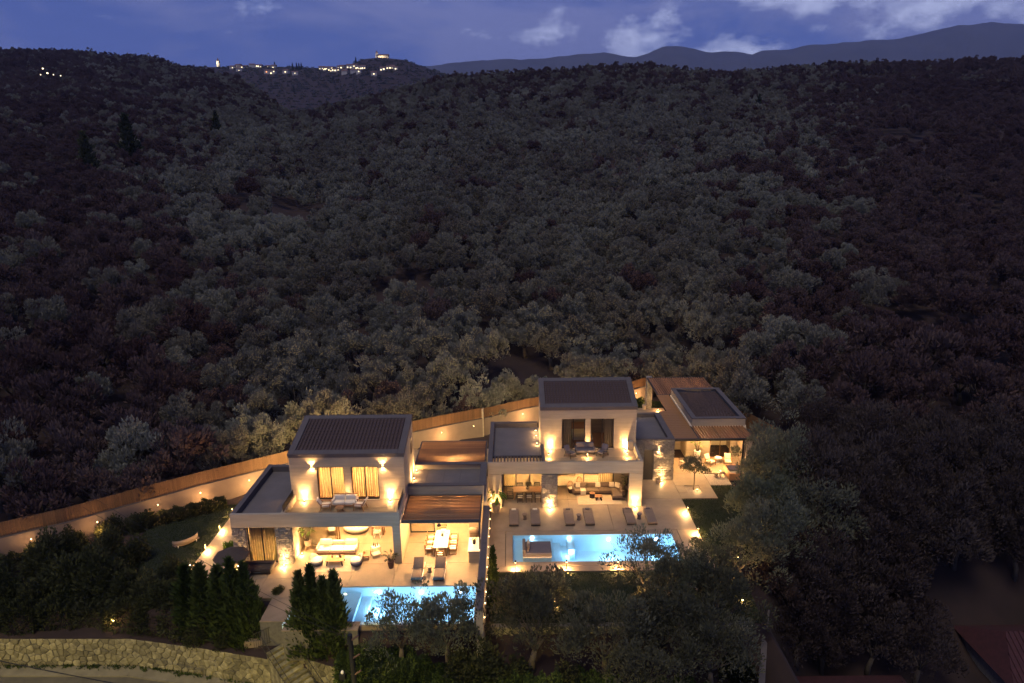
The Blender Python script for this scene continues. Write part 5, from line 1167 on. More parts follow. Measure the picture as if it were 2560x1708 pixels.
# --- olives of the lawns
NO = [olive_crown('crown', 130+i, 2.2, 2.6, .85, 44, (7600, 4200, 7600, 4600)[i], .20, MT['olive_near'], (.5,1.1,.5,1.1)[i]) for i in range(4)]
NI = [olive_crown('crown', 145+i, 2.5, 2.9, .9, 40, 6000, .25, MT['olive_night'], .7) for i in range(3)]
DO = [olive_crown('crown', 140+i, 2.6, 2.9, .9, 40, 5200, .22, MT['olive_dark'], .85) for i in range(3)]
NT_ = [olive_trunk('trunk', 160+i, 3.4, 1.7, .16) for i in range(3)]
for t_ in NT_: t_.materials.append(MT['bark'])
def olive(label, x, y, z, s, i, dark=False, sz=1.0):
    t = thing('olive_tree', label, 'olive tree', (x,y,z), i*1.1); t.scale = (s, s, s*sz)
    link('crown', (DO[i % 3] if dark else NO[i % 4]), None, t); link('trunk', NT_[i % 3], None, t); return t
olive('small olive on the lawn, lit from a lamp at its foot', 2.45, 37.9, -.3, .72, 0, False, .8)
olive('tall olive on the lawn with twigs rising in front of the pool', 8.6, 38.7, -.3, 1.0, 1, False, 1.15); olive('olive sheltering the round wicker armchair', 10.2, 37.5, -.3, .9, 2)
olive('olive at the front corner of the pool deck', 13.0, 39.9, -.3, .8, 3); BS = olive('big silvery olive covering the deck edge by the bollards', 18.3, 44.8, -.3, 1.28, 0, False, 1.1)
olive('olive standing between the lawn and the hot tub', 21.0, 49.9, -.4, 1.35, 2, False, 1.1); olive('olive behind the big silvery olive, darker', 21.6, 45.9, -1.5, 1.4, 1, True); olive('olive with a lit trunk by the end of the stone boundary wall', 15.4, 40.6, -.3, 1.05, 1, False, .95)
olive('olive tree beside the hot tub, against the dark slope', 22.6, 54.0, -.4, 1.25, 3, False, 1.1)
olive('twiggy olive in front of the infinity pool, next to the cypresses', -7.0, 35.2, -2.0, .92, 3, False, 1.12); olive('dense dark olive in front of the infinity pool, next to the plot wall', -4.0, 35.0, -2.0, 1.02, 0, False, 1.12)
olive('dark olive with a bare leaning trunk below the lawn', 1.0, 34.8, -2.1, 1.15, 2, True); olive('grey olive at the foot of the low stone terrace wall', 5.4, 34.2, -2.1, 1.1, 0, True); olive('pale grey olive in front of the wicker armchairs', 9.0, 34.9, -2.1, 1.25, 1, True)
olive('grey olive close to the boundary wall post', 12.4, 36.4, -1.9, 1.15, 2, True); olive('grey olive below the boundary wall', 11.4, 33.2, -2.2, 1.0, 0, True); olive('lowest olive by the road hedge', 7.0, 32.2, -2.6, 1.0, 1, True)
olive('olive filling the corner between lawn and boundary wall', 17.6, 42.0, -.3, 1.2, 2)
for i, (x, y, s_) in enumerate(((19.2,40.6,1.05),(22.6,42.4,1.2),(26.4,42.6,1.2),(25.0,45.6,1.2),(28.8,45.5,1.2),(24.2,48.6,1.2),(19.0,38.9,.9),(21.3,39.9,.95),(24.4,39.7,1.0),(27.0,38.6,.95),(27.4,42.0,1.05),(29.0,46.6,1.1),(33.0,47.2,1.15),(37.0,47.0,1.1),(41.5,46.0,1.1),(31.0,49.0,1.2),(34.5,49.6,1.25),(38.3,49.2,1.2),(42.5,49.4,1.2),(30.2,45.6,1.0),(36.0,51.8,1.2))):
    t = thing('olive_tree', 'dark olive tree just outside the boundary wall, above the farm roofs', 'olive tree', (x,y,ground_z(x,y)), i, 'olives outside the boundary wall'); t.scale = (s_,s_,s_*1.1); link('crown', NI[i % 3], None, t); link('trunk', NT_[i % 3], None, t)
rg = random.Random(12); SLOPE = []
for i in range(190):
    x, y = rg.uniform(20, 56), rg.uniform(36, 62)
    if len(SLOPE) > 94: break
    if y > interp(PERIM, x)+2 or x < 21+max(0,(48-y))*.0 or x/y < .46: continue
    if 28.6 < x < 42 and y < 45.2: continue
    if x < 28 and y < 41: continue
    t = thing('olive_tree', 'dark olive tree on the unlit slope beyond the garden wall', 'olive tree', (x,y,ground_z(x,y)), i, 'olives on the unlit slope'); SLOPE.append(t); s = rg.uniform(.9,1.3); t.scale = (s,s,s*1.05); link('crown', NI[i % 3], None, t); link('trunk', NT_[i % 3], None, t)
# young olive in the square planter
kind(MB().box(15.04,53.59,-.25,16.31,54.81,-.05).build('planter_bed', MT['gravel']), 'structure')
t = thing('olive_tree', 'young olive tree in the square bed cut into the deck', 'olive tree', (15.7,54.15,-.05)); YO = olive_crown('crown', 155, 1.15, 2.15, .6, 26, 2600, .15, MT['olive_near'], .6)
link('crown', YO, None, t); MB().tube([(0,0,-.1),(.04,0,.8),(0,.03,1.6)], .08, 8, .05).build('trunk', MT['bark'], t, world=False)
for a in (0,1.3,2.5,3.9,5.1): MB().tube([(0,.03,1.5),(math.cos(a)*.4,math.sin(a)*.4,1.95),(math.cos(a)*.75,math.sin(a)*.75,2.25)], .035, 5, .012).build('branch', MT['bark'], t, world=False)
uplight(15.95, 53.9, -.04, 9, 'small spot at the foot of the young olive in the deck', .3, dx=-.3)
# slender climber by the plot wall
t = thing('climber', 'slender dark cypress shaped climber beside the plot wall bulbs', 'shrub', (-1.45,40.4,-.05)); link('foliage', cypress_mesh('foliage', 171, .32, 3.0, 1400, .18, MT['cyp']), None, t); MB().tube([(0,0,-.1),(0,0,2.4)], .03, 6).build('stem', MT['bark'], t, world=False)
t = thing('climber', 'second slender climber where the plot wall meets the lawn', 'shrub', (-1.4,38.6,-.25)); link('foliage', cypress_mesh('foliage', 172, .36, 2.6, 1400, .18, MT['cyp']), None, t); MB().tube([(0,0,-.1),(0,0,2.2)], .03, 6).build('stem', MT['bark'], t, world=False)
# plants round the houses
DB = bush_mesh('foliage', 183, .8, .6, .7, 900, .18, MT['bush']); PB = bush_mesh('foliage', 181, .6, .6, .95, 900, .22, MT['palm']); GB = bush_mesh('foliage', 182, .8, .8, 1.2, 1500, .2, MT['hedge'])
shrub('palm_shrub', 'feathery green shrub beside the path at the stone corner', (-21.2,45.2,0), PB, 'shrub', 0, .85); shrub('palm_shrub', 'low dark plant on the deck end by the cypress gap', (-15.9,40.0,0), DB, 'shrub', 1, .7)
shrub('garden_shrub', 'round green shrub on the rear terrace by the pale pot', (14.6,74.9,-.2), GB, 'shrub', 0, 1.1); shrub('garden_shrub', 'green shrub under the rear slats of the pavilion', (18.2,73.6,-.2), GB, 'shrub', 2, .9)
# hedges at the foot of the picture: bank above the road
HG = [bush_mesh('foliage', 190+i, 1.5, .95, 1.25, 3600, .17, MT['hedge'], True) for i in range(3)]
k = 0
for x in [-9.3+1.9*i for i in range(13)]:
    for j in range(3):
        y = interp(WALLY, x)+.2-1.15*j; z = -2.35-.75*j
        shrub('bank_hedge', 'leafy green hedge plant on the bank above the road', (x+.5*(j % 2), y+.2*math.sin(x*2+j), z), HG[k % 3], 'hedge', (k % 2)*math.pi+.1*math.sin(k), 1.0+.15*math.sin(k*1.9), grp='hedge on the bank'); k += 1
for i, (x, y, s, nm) in enumerate(((-9.6,36.0,.85,'nearest the wooden pole'),(-8.4,35.7,.9,'second from the wooden pole'),(-7.3,35.2,.8,'third from the wooden pole'),(-6.2,34.6,.75,'last of the sloping row'))): shrub('shaped_bush', 'pale leaved bush in the sloping row below the infinity pool, '+nm, (x,y,-2.2), HG[i % 3], 'hedge', .4, s)
# garden lamps in the planting
def spike(x, y, z, pw, label, to=(0,0,2)):
    t = thing('spike_light', label, 'garden lamp', (x,y,z)); MB().tube([(x,y,z-.1),(x,y,z+.16)], .015, 6).build('spike', MT['dark'], t); MB().lathe([(.05,.14),(.065,.24),(.05,.26)], 10, (x,y,z)).build('housing', MT['dark'], t); MB().lathe([(.045,.261),(.045,.275)], 10, (x,y,z)).build('lens', MT['warm'], t)
    lamp(t, 'SPOT', (x,y,z+.32), pw*2.2, WARM, .04, (x+to[0],y+to[1],z+to[2]), 110, .8); lamp(t, 'POINT', (x,y-.1,z+.35), pw*.12, WARM, .04)
spike(2.75, 38.2, -.3, 16, 'spike light under the small lawn olive'); spike(8.2, 38.0, -.3, 20, 'spike light under the tall lawn olive', (.3,.8,2)); spike(14.9, 38.7, -.3, 18, 'spike light at the trunk by the boundary wall', (-.2,.6,2)); spike(-26.9, 39.4, -1.9, 9, 'spike light glinting through the road wall hedge', (.2,-.4,.6)); spike(16.2, 43.6, -.3, 26, 'spike light under the big silvery olive', (.4,1.0,2))
spike(-4.3, 33.0, -3.0, 10, 'spike light in the bank hedge below the plot wall', (-.2,.4,.7)); spike(12.9, 32.2, -3.1, 12, 'spike light in the shrubs by the end of the boundary wall', (.1,.5,.6)); spike(19.5, 47.6, -.3, 16, 'spike light under the olive by the hot tub lawn', (.3,.8,2))
spike(12.2, 41.2, -.3, 10, 'spike light behind the corner olive of the pool deck', (.2,-.4,2))
# ---------------------------------------------------------------- lawns
def lawn(poly, seed, n):
    m = MB(); m.prism(poly, -.30, -.06); o = kind(m.build('lawn', MT['lawn']), 'structure')
    rng = np.random.default_rng(seed); xs = [p[0] for p in poly]; ys = [p[1] for p in poly]; P_ = []
    def inside(x, y):
        c = False
        for (a,b),(c2,d) in zip(poly, poly[1:]+poly[:1]):
            if (b > y) != (d > y) and x < (c2-a)*(y-b)/(d-b)+a: c = not c
        return c
    while len(P_) < n:
        x, y = rng.uniform(min(xs), max(xs)), rng.uniform(min(ys), max(ys))
        if inside(x, y): P_.append((x, y, -.04))
    P_ = np.array(P_); D = rng.normal(size=(n,3))*.5+np.array([0,0,1]); g = leafcloud('grass', P_, D, .10*(.6+.8*rng.random(n)), .035*np.ones(n), rng, GRASS)
    g = kind(link('grass', g, None), 'stuff'); tag(g, 'short grass blades covering the lawn', 'grass', 'lawn grass')
GRASS = leafmat('grass_blade', [(.014,.022,.005),(.024,.034,.008),(.036,.044,.012)], .2, .5)
lawn([(-29,45),(-23.15,39.5),(-23.15,52.5),(-25.4,52.2),(-29,49)], 1, 9000)
lawn([(14.27,43),(18.5,43),(19.3,54.9),(17.4,54.9),(17.4,52.4),(14.27,52.4)], 2, 8000)
lawn([(-1.6,36.75),(15.5,36.75),(15.9,42.05),(-1.6,42.05)], 3, 14000)
lawn([(14.2,74.3),(17.5,74.3),(17.5,76.5),(15.5,76.8),(14.2,76)], 4, 2500)
for i, (x, y, z, sc, nm) in enumerate(((-2.1,33.7,-2.5,1.25,'at the end of the plot wall'),(-3.3,33.9,-2.5,1.0,'beside the end of the plot wall'),(-.6,33.9,-2.5,1.0,'between the plot wall and the leaning olive'),(13.2,34.2,-2.4,.9,'against the narrow boundary wall'),(3.2,33.4,-2.6,1.0,'between the two dark olives'))):
    shrub('bank_bush', 'dark bush on the bank '+nm, (x,y,z), BB[i % 3], 'bush', i, sc)
spike(12.6, 33.1, -2.5, 8, 'spike light under the bush by the narrow boundary wall', (.2,.3,1))
for i, (x, y, z, sc, nm) in enumerate(((-22.4,38.9,-1.9,1.0,'beside the broadest cypress'),(-20.6,38.0,-2.1,.7,'in front of the second cypress'),(-18.6,37.6,-2.1,.65,'in front of the cypress row'),(-24.3,39.2,-2.0,.9,'closing the gap between hedge and cypresses'))):
    shrub('wall_top_bush', 'dark bush on top of the road wall '+nm, (x,y,z), BB[i % 3], 'bush', i, sc)
# ================================================================ road, road wall, stairs, pole
def voronoi_wall(line, z0, z1, nx, nz, thing_, seed):
    pts = [Vector((a,b,0)) for a,b in line]; cum = [0]
    for a, b in zip(pts, pts[1:]): cum.append(cum[-1]+(b-a).length)
    Lw = cum[-1]; Hw = z1-z0; rg = random.Random(seed)
    def P3(s, z, d):
        s = min(max(s,0),Lw)
        for i in range(len(pts)-1):
            if s <= cum[i+1] or i == len(pts)-2:
                t = (s-cum[i])/(cum[i+1]-cum[i]); p = pts[i].lerp(pts[i+1], t); v = (pts[i+1]-pts[i]).normalized(); n = Vector((v.y,-v.x,0)); return p + n*d + Vector((0,0,z0+z))
    seeds = [((i+.5+rg.uniform(-.5,.5)+(.5 if j % 2 else 0)*.6)*Lw/nx, (j+.5+rg.uniform(-.42,.42))*Hw/nz) for i in range(nx) for j in range(nz)]
    off = wloc(thing_); cnt = 0
    for i, s in enumerate(seeds):
        poly = [(max(0,s[0]-1.2),0),(min(Lw,s[0]+1.2),0),(min(Lw,s[0]+1.2),Hw),(max(0,s[0]-1.2),Hw)]
        for o in seeds:
            if o is s or abs(o[0]-s[0]) > 1.6: continue
            mx, mz = (o[0]+s[0])/2, (o[1]+s[1])/2; nx_, nz_ = o[0]-s[0], o[1]-s[1]; out = []
            for a, b in zip(poly, poly[1:]+poly[:1]):
                da, db = (a[0]-mx)*nx_+(a[1]-mz)*nz_, (b[0]-mx)*nx_+(b[1]-mz)*nz_
                if da <= 0: out.append(a)
                if (da < 0) != (db < 0): t = da/(da-db); out.append((a[0]+(b[0]-a[0])*t, a[1]+(b[1]-a[1])*t))
            poly = out
            if len(poly) < 3: break
        if len(poly) < 3: continue
        cx, cz = sum(p[0] for p in poly)/len(poly), sum(p[1] for p in poly)/len(poly); dp = rg.uniform(.03,.09); n = len(poly)
        def ring(k, d): return [P3(cx+(p[0]-cx)*k, cz+(p[1]-cz)*k, d) for p in poly]
        m = MB(); m.v = [tuple(v) for v in ring(.93,-.06)+ring(.91,dp*.6)+ring(.72,dp)]
        m.f = [(a,(a+1)%n,n+(a+1)%n,n+a) for a in range(n)]+[(n+a,n+(a+1)%n,2*n+(a+1)%n,2*n+a) for a in range(n)]+[tuple(range(2*n,3*n))]
        m.build('stone', MT['wallstone'], thing_); cnt += 1
    return cnt
RL = [(-40,38.35),(-34,38.25),(-25.1,38.1),(-20.1,37.15),(-15.4,36.08)]
RW = thing('retaining_wall', 'rubble stone retaining wall along the road below the dark hedge', 'wall', (-27,38,-4.2))
m = MB(); strip(m, [(a,b+.52) for a,b in RL], .92, -4.4, -2.06); m.build('wall_core', MT['mortar'], RW)
n1 = voronoi_wall([(a,b+.03) for a,b in RL], -4.15, -2.05, 58, 5, RW, 4)
m = MB(); strip(m, [(a,b+.52) for a,b in RL], 1.0, -2.055, -1.99); m.build('soil_top', MT['earth'], RW)
RL2 = [(-13.6,36.3),(-10.5,35.1),(-7,33.9)]
RW2 = thing('retaining_wall', 'rubble stone wall beside the iron railed stairs, below the cypresses', 'wall', (-11,35.3,-4.2))
m = MB(); strip(m, [(a,b+.52) for a,b in RL2], .92, -4.4, -2.06); m.build('wall_core', MT['mortar'], RW2); n2 = voronoi_wall([(a,b+.03) for a,b in RL2], -4.15, -2.03, 17, 5, RW2, 9)
m = MB(); strip(m, [(a,b+.52) for a,b in RL2], 1.0, -2.055, -1.99); m.build('soil_top', MT['earth'], RW2)
# low terrace wall at the foot of the lawn
LW_ = thing('terrace_wall', 'low rubble wall at the foot of the lawn, half hidden by olives', 'wall', (6,36.5,-2)); m = MB(); strip(m, [(-1.8,36.62),(14.8,36.62)], .4, -2.2, -.12); m.build('wall_core', MT['mortar'], LW_); voronoi_wall([(-1.8,36.4),(14.8,36.4)], -2.0, -.14, 38, 4, LW_, 17)
# boundary wall running down to the road
t = thing('boundary_wall', 'narrow rendered boundary wall descending past the lowest olives', 'wall', (15.6,36.5,-2)); m = MB(); strip(m, [(17.3,40.5),(15.6,36.4),(14.1,32.7),(13,30)], .28, -4.3, -.95); m.build('wall', MT['darkwall'], t); m = MB(); strip(m, [(17.3,40.5),(15.6,36.4),(14.1,32.7),(13,30)], .34, -.948, -.90); m.build('wall_cap', MT['rim'], t)
P(t,'post','darkwall', 17.2,40.4,-1,17.5,40.7,.35)
m = MB(); off = [(a, b-.02) for a, b in RL]; strip(m, [(a,b-.48) for a,b in [(-60,38.6)]+RL+[(-11.9,34.4),(-5,32.6)]], .9, -4.6, -4.10); kind(m.build('verge', MT['verge']), 'structure')
kind(MB().add([(-80,20,-4.2),(20,20,-4.2),(20,31.2,-4.2),(-7,33.2,-4.2),(-15,35.4,-4.2),(-20.3,36.6,-4.2),(-25.2,37.55,-4.2),(-34,37.7,-4.2),(-80,38.2,-4.2)], [tuple(range(9))]).build('road', MT['road']), 'structure')
# stairs with iron railings
ST = thing('stairs', 'stone stairs climbing through the wall to the cypress gap', 'stairs', (-13.6,35.6,-4.2)); A_, B_ = Vector((-15.05,36.75,-1.55)), Vector((-12.15,34.25,-3.95)); dirv = (B_-A_); dh = Vector((dirv.x,dirv.y,0)); sd_ = Vector((-dh.y,dh.x,0)).normalized()
NS = 13
for i in range(NS):
    p, q = A_+dh*(i/NS), A_+dh*((i+1)/NS); zt = A_.z+dirv.z*(i+1)/NS+.1
    m = MB(); a, b, c, d = p+sd_*.75, p-sd_*.75, q-sd_*.75, q+sd_*.75
    m.add([(v.x,v.y,-4.4) for v in (a,b,c,d)]+[(v.x,v.y,zt) for v in (a,b,c,d)], [(3,2,1,0),(4,5,6,7),(0,1,5,4),(1,2,6,5),(2,3,7,6),(3,0,4,7)]); m.build('step', MT['wallstone'], ST, bev=.015, seg=1)
for s, nm in ((1,'cypress'),(-1,'road wall')):
    t = thing('railing', 'dark iron railing on the '+nm+' side of the stone stairs', 'railing', tuple(A_+sd_*.8*s)); up = Vector((0,0,1))
    p0, p1 = A_+sd_*.8*s-dh*.12, B_+sd_*.8*s; MB().tube([p0+up*1.0,p1+up*1.0], .025, 6).build('top_rail', MT['metalrail'], t); MB().tube([p0+up*.2,p1+up*.2], .018, 6).build('bottom_rail', MT['metalrail'], t)
    for k in range(26): f = k/25; b = p0.lerp(p1, f); MB().tube([b+up*.05,b+up*1.0], .012, 5).build('bar', MT['metalrail'], t)
t = thing('iron_gate', 'dark iron gate standing across the top of the stone stairs', 'gate', (-15.3,36.6,-1.7))
g0, g1 = Vector((-16.4,36.55,-1.75)), Vector((-14.9,37.35,-1.5))
for z in (.1,1.15): MB().tube([g0+Vector((0,0,z)),g1+Vector((0,0,z))], .02, 6).build('rail', MT['metalrail'], t)
for k in range(14): b = g0.lerp(g1,k/13); MB().tube([b,b+Vector((0,0,1.2))], .012, 5).build('bar', MT['metalrail'], t)
kind(MB().prism([(-17.2,36.9),(-14.9,37.2),(-14.5,39.2),(-16.8,39.4)], -1.9, -1.45).build('path', MT['deck']), 'structure')
# wooden pole and cabinet post
PO = thing('utility_pole', 'thick black wooden utility pole with short brown step bars', 'pole', (-9.15,32.5,-4.2)); MB().tube([(-9.15,32.5,-4.4),(-9.17,32.5,-1),(-9.2,32.5,2.5)], .17, 12, .13).build('shaft', MT['blackpole'], PO)
for z in (2.4,1.2,.1): MB().tube([(-9.1,32.45,z-.2),(-8.7,32.4,z+.12)], .05, 6).build('step_bar', MT['potd'], PO)
t = thing('meter_post', 'short square post with a pale cap beside the utility pole', 'post', (-10.25,34.0,-4.2)); MB().box(-10.42,33.85,-4.3,-10.08,34.15,-1.35).build('post', MT['blackpole'], t, bev=.02, seg=1); MB().lathe([(.08,0),(.1,.1),(.05,.18)], 10, (-10.25,34.0,-1.345)).build('cap', MT['white'], t)
def cable(label, a, b, sag, r=.012):
    a, b = Vector(a), Vector(b); pts = [a.lerp(b,i/14)-Vector((0,0,sag*4*(i/14)*(1-i/14))) for i in range(15)]
    return tag(MB().tube(pts, r, 5).build('power_cable', MT['blackpole']), label, 'cable')
e = atY(-60,1040,58); cable('thin power cable from the wooden pole up over the dark garden, upper one', (-9.2,32.5,2.45), e, 1.2); e = atY(-60,1090,57); cable('thin power cable from the wooden pole up over the dark garden, lower one', (-9.2,32.5,2.2), e, 1.3)
cable('thick black cable hanging over the road in front of the stone wall', atY(-120,1627,33), atY(520,1748,32), .15, .03)
# street lamps on the far side of the road
def streetlamp(x, y, h, pw, label):
    t = thing('street_lamp', label, 'street lamp', (x,y,-4.2)); MB().tube([(x,y,-4.3),(x,y,-4.2+h)], .08, 10, .05).build('mast', MT['blackpole'], t); MB().tube([(x,y,-4.25+h),(x+.1,y+.8,-4.0+h)], .035, 6).build('arm', MT['blackpole'], t); MB().box(x-.02,y+.7,-4.08+h,x+.22,y+1.3,-3.96+h).build('head', MT['dark'], t, bev=.03, seg=1); MB().box(x+.0,y+.75,-4.095+h,x+.2,y+1.25,-4.082+h).build('lens', MT['warm'], t)
    lamp(t, 'SPOT', (x+.1,y+1.0,-4.15+h), pw, (1.0,.74,.11), .12, (x+.1,y+4.2,-4.2), 150, .6)
streetlamp(-33.5, 25.5, 6.6, 200, 'street lamp across the road from the rubble wall'); streetlamp(-13.5, 23.2, 6.6, 260, 'street lamp across the road from the stone stairs'); streetlamp(0.5, 21.5, 6.6, 170, 'street lamp across the road from the bank hedge')
# tiled farm roofs low down by the slope
def farmroof(label, x0, x1, y0, y1, zb, ze, zr, rz=0):
    t = thing('farm_building', label, 'house', ((x0+x1)/2,(y0+y1)/2,zb), rz); w, d = (x1-x0)/2, (y1-y0)/2
    MB().box(-w+.3,-d+.3,0,w-.3,d-.3,ze-zb).build('wall', MT['stone'], t, world=False)
    h0, h1 = ze-zb, zr-zb; r = MB().add([(-w,-d,h0),(w,-d,h0),(w,d,h0),(-w,d,h0),(-w*.72,0,h1),(w*.72,0,h1)], [(0,1,5,4),(1,2,5),(2,3,4,5),(3,0,4)]).build('roof', FT, t, world=False)
    n = int(2*w/.34)
    for i in range(n):
        x = -w+2*w*(i+.5)/n; f = min(1, (w-abs(x))/(w*.28)); MB().tube([(x,-d,h0+.03),(x,-d+d*f,h0+(h1-h0)*f+.03)], .085, 5).build('tile_column', FT, r, world=False)
FT = mat('old_tile', (.045,.013,.016), .85, .3, 3)
farmroof('old farm building with a hipped red tile roof beside the dark slope', 32.2, 42.0, 36.6, 43.2, -7.4, -5.6, -3.6); farmroof('low farm shed with a red tile roof beyond the boundary wall', 17.0, 25.6, 31.5, 38.0, -7.2, -5.4, -4.1)

# ================================================================ far village and hill lights
VW = mat('village_wall', (.45,.42,.38), .9, .1, 1); VR = mat('village_roof', (.16,.09,.07), .9, .2, 1); LIT = glow('lit_window', (1.0,.80,.45), 3.2); LITO = glow('lit_orange', (1.0,.35,.12), 2.6)
def hit(px, py, y0, y1, st=4):
    d = pray(px, py); k = y0
    while k < y1:
        q = Vector((d.x*k/d.y, k, CAM_H+d.z*k/d.y))
        if q.z <= ground_z(q.x, q.y): return q
        k += st
    return Vector((d.x*1495/d.y, 1495, ground_z(d.x*1495/d.y, 1495)))
def farhouse(px, py, Y, w, h, d, lit, label, cat='house', name='village_house', glowm=None):
    p = hit(px, py, 700, 1600); Y = p.y; z = p.z-1; t = thing(name, label, cat, (p.x, Y, z), random.Random(px).uniform(-.3,.3))
    MB().box(-w/2,-d/2,-6,w/2,d/2,h).build('wall', VW, t, world=False)
    MB().add([(-w/2-.4,-d/2-.4,h),(w/2+.4,-d/2-.4,h),(w/2+.4,d/2+.4,h),(-w/2-.4,d/2+.4,h),(-w/2-.4,0,h+2.2),(w/2+.4,0,h+2.2)],[(0,1,5,4),(1,2,5),(2,3,4,5),(3,0,4)]).build('roof', VR, t, world=False)
    rg = random.Random(px*7+py)
    for k in range(lit): x = -w/2+w*(k+.5)/lit+rg.uniform(-.5,.5); zz = rg.uniform(.8,h-2.2); s = rg.uniform(.7,1.3); MB().box(x-s,-d/2-.12,zz,x+s,-d/2-.02,zz+1.5*s).build('window', glowm or LIT, t, world=False)
    return t
HV = [(583,171,1),(597,168,2),(604,170,2),(598,176,1),(615,164,2),(631,167,0),(648,168,3),(652,162,1),(670,162,1),(685,168,1),(669,182,1),(683,183,2),(716,182,1),(738,186,1),(805,173,2),(813,175,3),(819,173,2),(828,175,2),(834,178,3),(843,177,2),(850,172,2),(856,170,1),(864,178,1),(874,169,2),(884,180,0),(888,168,1),(896,171,3),(907,172,3),(898,181,1),(957,176,2),(972,171,2),(981,170,3),(988,173,1),(862,184,0),(935,188,1)]
for i, (px, py, l) in enumerate(HV):
    side = 'below the church' if px > 860 else ('in the cluster before the church hill' if px > 790 else ('near the small bell tower' if px < 640 else 'between the bell tower and the cypresses'))
    rg = random.Random(i); farhouse(px, py+2, 1490+rg.uniform(-25,5), rg.uniform(8,12), rg.uniform(4.5,6.5), 8, l, 'distant village house '+side+(', lit' if l else ', dark'), glowm=LITO if i == 10 else None)['group'] = 'village houses '+side+(' lit' if l else ' dark')
def fartower(px, py, Y, w, h, label, nave):
    p = atY(px, py, Y); t = thing('church' if nave else 'bell_tower', label, 'church', (p.x,Y,p.z)); MB().box(-w/2,-w/2,-6,w/2,w/2,h).build('tower', VW, t, world=False)
    MB().lathe([(w*.62,0),(w*.3,w*.5),(.1,w*1.1)], 8, (0,0,h)).build('spire', VR, t, world=False)
    if nave:
        MB().box(3,-6,-6,24,6,8).build('nave', VW, t, world=False); MB().add([(2.5,-6.5,8),(24.5,-6.5,8),(24.5,6.5,8),(2.5,6.5,8),(2.5,0,11.5),(24.5,0,11.5)],[(0,1,5,4),(1,2,5),(2,3,4,5),(3,0,4)]).build('roof', VR, t, world=False)
        for k in range(4): MB().box(5+k*5,-6.15,3.5,6.4+k*5,-6.02,6).build('window', VR, t, world=False)
        MB().lathe([(.9,0),(.9,1.6)], 8, (9,-12,-1)).build('floodlight', LIT, t, world=False); lamp(t,'POINT',(p.x+9,Y-12,p.z+3),700,(1,.75,.4),1)
    else: MB().box(-w*.2,-w/2-.1,h*.55,w*.2,-w/2-.02,h*.85).build('lit_opening', LIT, t, world=False); lamp(t,'POINT',(p.x-3,Y-9,p.z+2),330,(1,.85,.6),1)
fartower(943, 151, 1500, 4.6, 14, 'church with a slim bell tower on top of the village hill', True); fartower(546, 163, 1500, 5.5, 8, 'small floodlit bell tower at the end of the village', False)
CF = cypress_mesh('foliage', 201, 1.7, 12, 900, 1.1, MT['bush'])
for i, (px, py) in enumerate(((732,172),(742,172),(748,173),(754,172),(890,158),(687,163),(1058,215),(735,230),(578,265))):
    Y = 1490 if py < 200 else (1200 if py > 212 else 1400); p = hit(px, py+2, 700, 1600); Y = p.y; z = p.z
    t = thing('cypress_tree', 'distant slender cypress among the village houses' if py < 200 else 'lone far cypress on the slope below the village', 'cypress', (p.x,Y,max(z,p.z-5)), i, 'village cypresses' if py < 200 else 'far slope cypresses'); link('crown', CF, None, t); MB().tube([(0,0,-2),(0,0,6)], .3, 6).build('trunk', MT['bark'], t, world=False)
for i, (px, py, s) in enumerate(((228,460,1.0),(330,420,1.15),(1895,290,.7),(545,350,.8))):
    d = pray(px, py); best = None
    for k in range(60, 600, 2):
        q = Vector((d.x*k/d.y, k, CAM_H+d.z*k/d.y))
        if q.z <= ground_z(q.x, q.y): best = q; break
    if best: t = thing('cypress_tree', 'dark cypress rising out of the olive wood, '+('first of the pair on the left slope','taller of the pair on the left slope','on the hill above the pavilion','below the bell tower')[i].replace('left ','lower '), 'cypress', best, i); t.scale = (s*1.25,s*1.25,s*1.0); link('crown', CF, None, t); MB().tube([(0,0,-1),(0,0,6)], .25, 6).build('trunk', MT['bark'], t, world=False)
for i, (px, py) in enumerate(((113,206),(125,220),(140,224),(158,227),(108,224))):
    p = hit(px, py, 300, 620, 2); p = p - pray(px, py)*8; Y = p.y; p.z += 8; t = thing('farm_light', 'far lit farmhouse light on the dark hillside', 'lamp', (p.x,Y,p.z-4), 0, 'farmhouse lights on the hillside'); MB().tube([(0,0,-6),(0,0,3)], .12, 6).build('mast', MT['blackpole'], t, world=False); s = .42 if i in (1,0) else .2; MB().lathe([(s*.6,3),(s,3.4),(s*.5,3+s*1.4)], 8).build('lantern', glow('far_lamp_%d' % i, (1,.8,.5), 5), t, world=False)
p = atY(222,118,598); t = thing('hill_tree', 'lone round tree on the skyline of the left hill'.replace('left ','brown '), 'tree', (p.x,598,ground_z(p.x,598)-1)); t.scale = (1.6,1.6,1.7); link('crown', FARC[0], None, t); link('trunk', TRUNKS[0], None, t)
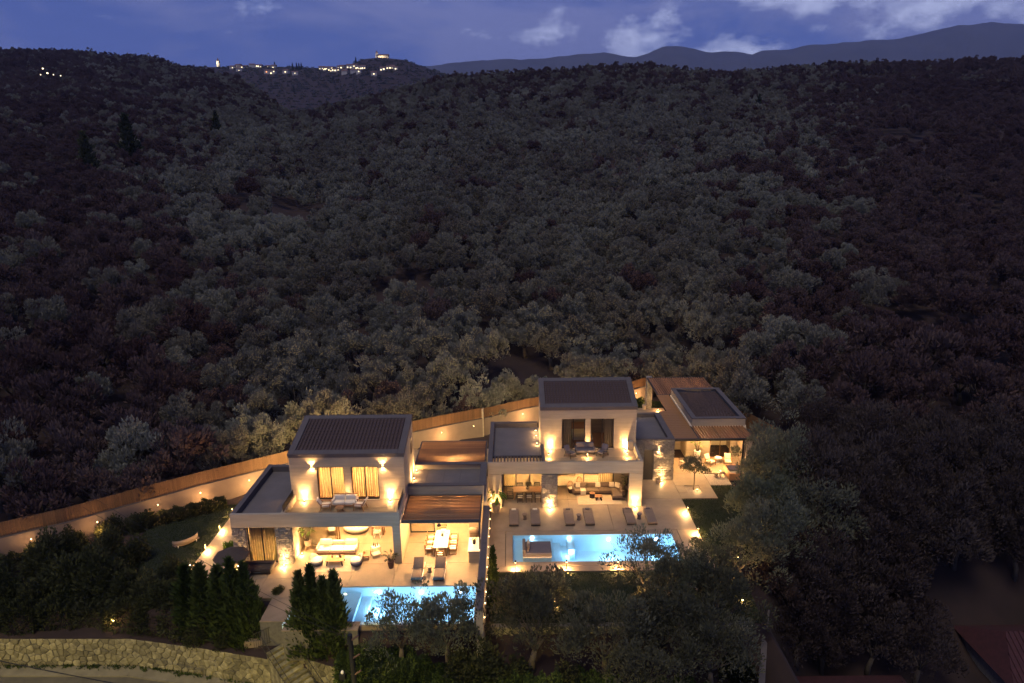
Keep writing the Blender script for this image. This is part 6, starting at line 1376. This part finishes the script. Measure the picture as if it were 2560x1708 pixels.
# ================================================================ air
HZ = bpy.data.materials.new('haze_air'); HZ.use_nodes = True; nt = HZ.node_tree; nt.nodes.clear(); o_ = nt.nodes.new('ShaderNodeOutputMaterial'); v_ = nt.nodes.new('ShaderNodeVolumePrincipled'); v_.inputs['Color'].default_value = (.42,.55,1.0,1); v_.inputs['Density'].default_value = 8.5e-5; v_.inputs['Anisotropy'].default_value = .1; nt.links.new(v_.outputs[0], o_.inputs['Volume'])
hz = MB().box(-8800,-55,-12,8800,8800,1150).build('haze', HZ); kind(hz, 'stuff'); tag(hz, 'thin blue evening haze filling the valley air', 'haze')

def village_wood():
    rg = random.Random(77); P_ = []
    for _ in range(5200):
        px, py = rg.uniform(380, 1300), rg.uniform(150, 330); q = hit(px, py, 700, 1560, 12)
        if q.y < 1490: P_.append((q.x, q.y, q.z-1.2))
    rng = np.random.default_rng(3); n = 34; allP = []; allD = []
    for x, y, z in P_:
        q = rng.normal(size=(n,3)); q /= np.linalg.norm(q, axis=1)[:,None]; q[:,2] = np.abs(q[:,2]); s = 2.2+1.6*rng.random(); allP.append(np.array([x,y,z+1.0])+q*np.array([s,s,s*.9])); allD.append(q+np.array([0,0,.4])+rng.normal(size=(n,3))*.3)
    P2 = np.concatenate(allP); D2 = np.concatenate(allD); m = len(P2)
    o = kind(link('village_wood', leafcloud('village_wood', P2, D2, 1.9*(.7+.6*rng.random(m)), 1.3*np.ones(m), rng, MT['olive_dark']), None), 'stuff'); tag(o, 'dark scrub and trees covering the hill below the far village', 'wood')
village_wood()

def weeds():
    rng = np.random.default_rng(8); P_ = []
    for _ in range(150):
        x = rng.uniform(-40,-15.5); y = interp(WALLY, x)-.08-abs(rng.normal())*.12; k = rng.integers(4,16); sp = .05+.10*rng.random()
        for _k in range(k): P_.append((x+rng.normal()*sp, y+rng.normal()*sp*.6, -4.06+rng.random()*.08))
    P_ = np.array(P_); n = len(P_); D = rng.normal(size=(n,3))*.5+np.array([0,-.2,1]); o = kind(link('weeds', leafcloud('weeds', P_, D, .22*(.5+rng.random(n)), .06*np.ones(n), rng, MT['hedge']), None), 'stuff'); tag(o, 'weeds sprouting along the foot of the rubble road wall', 'weeds')
weeds()
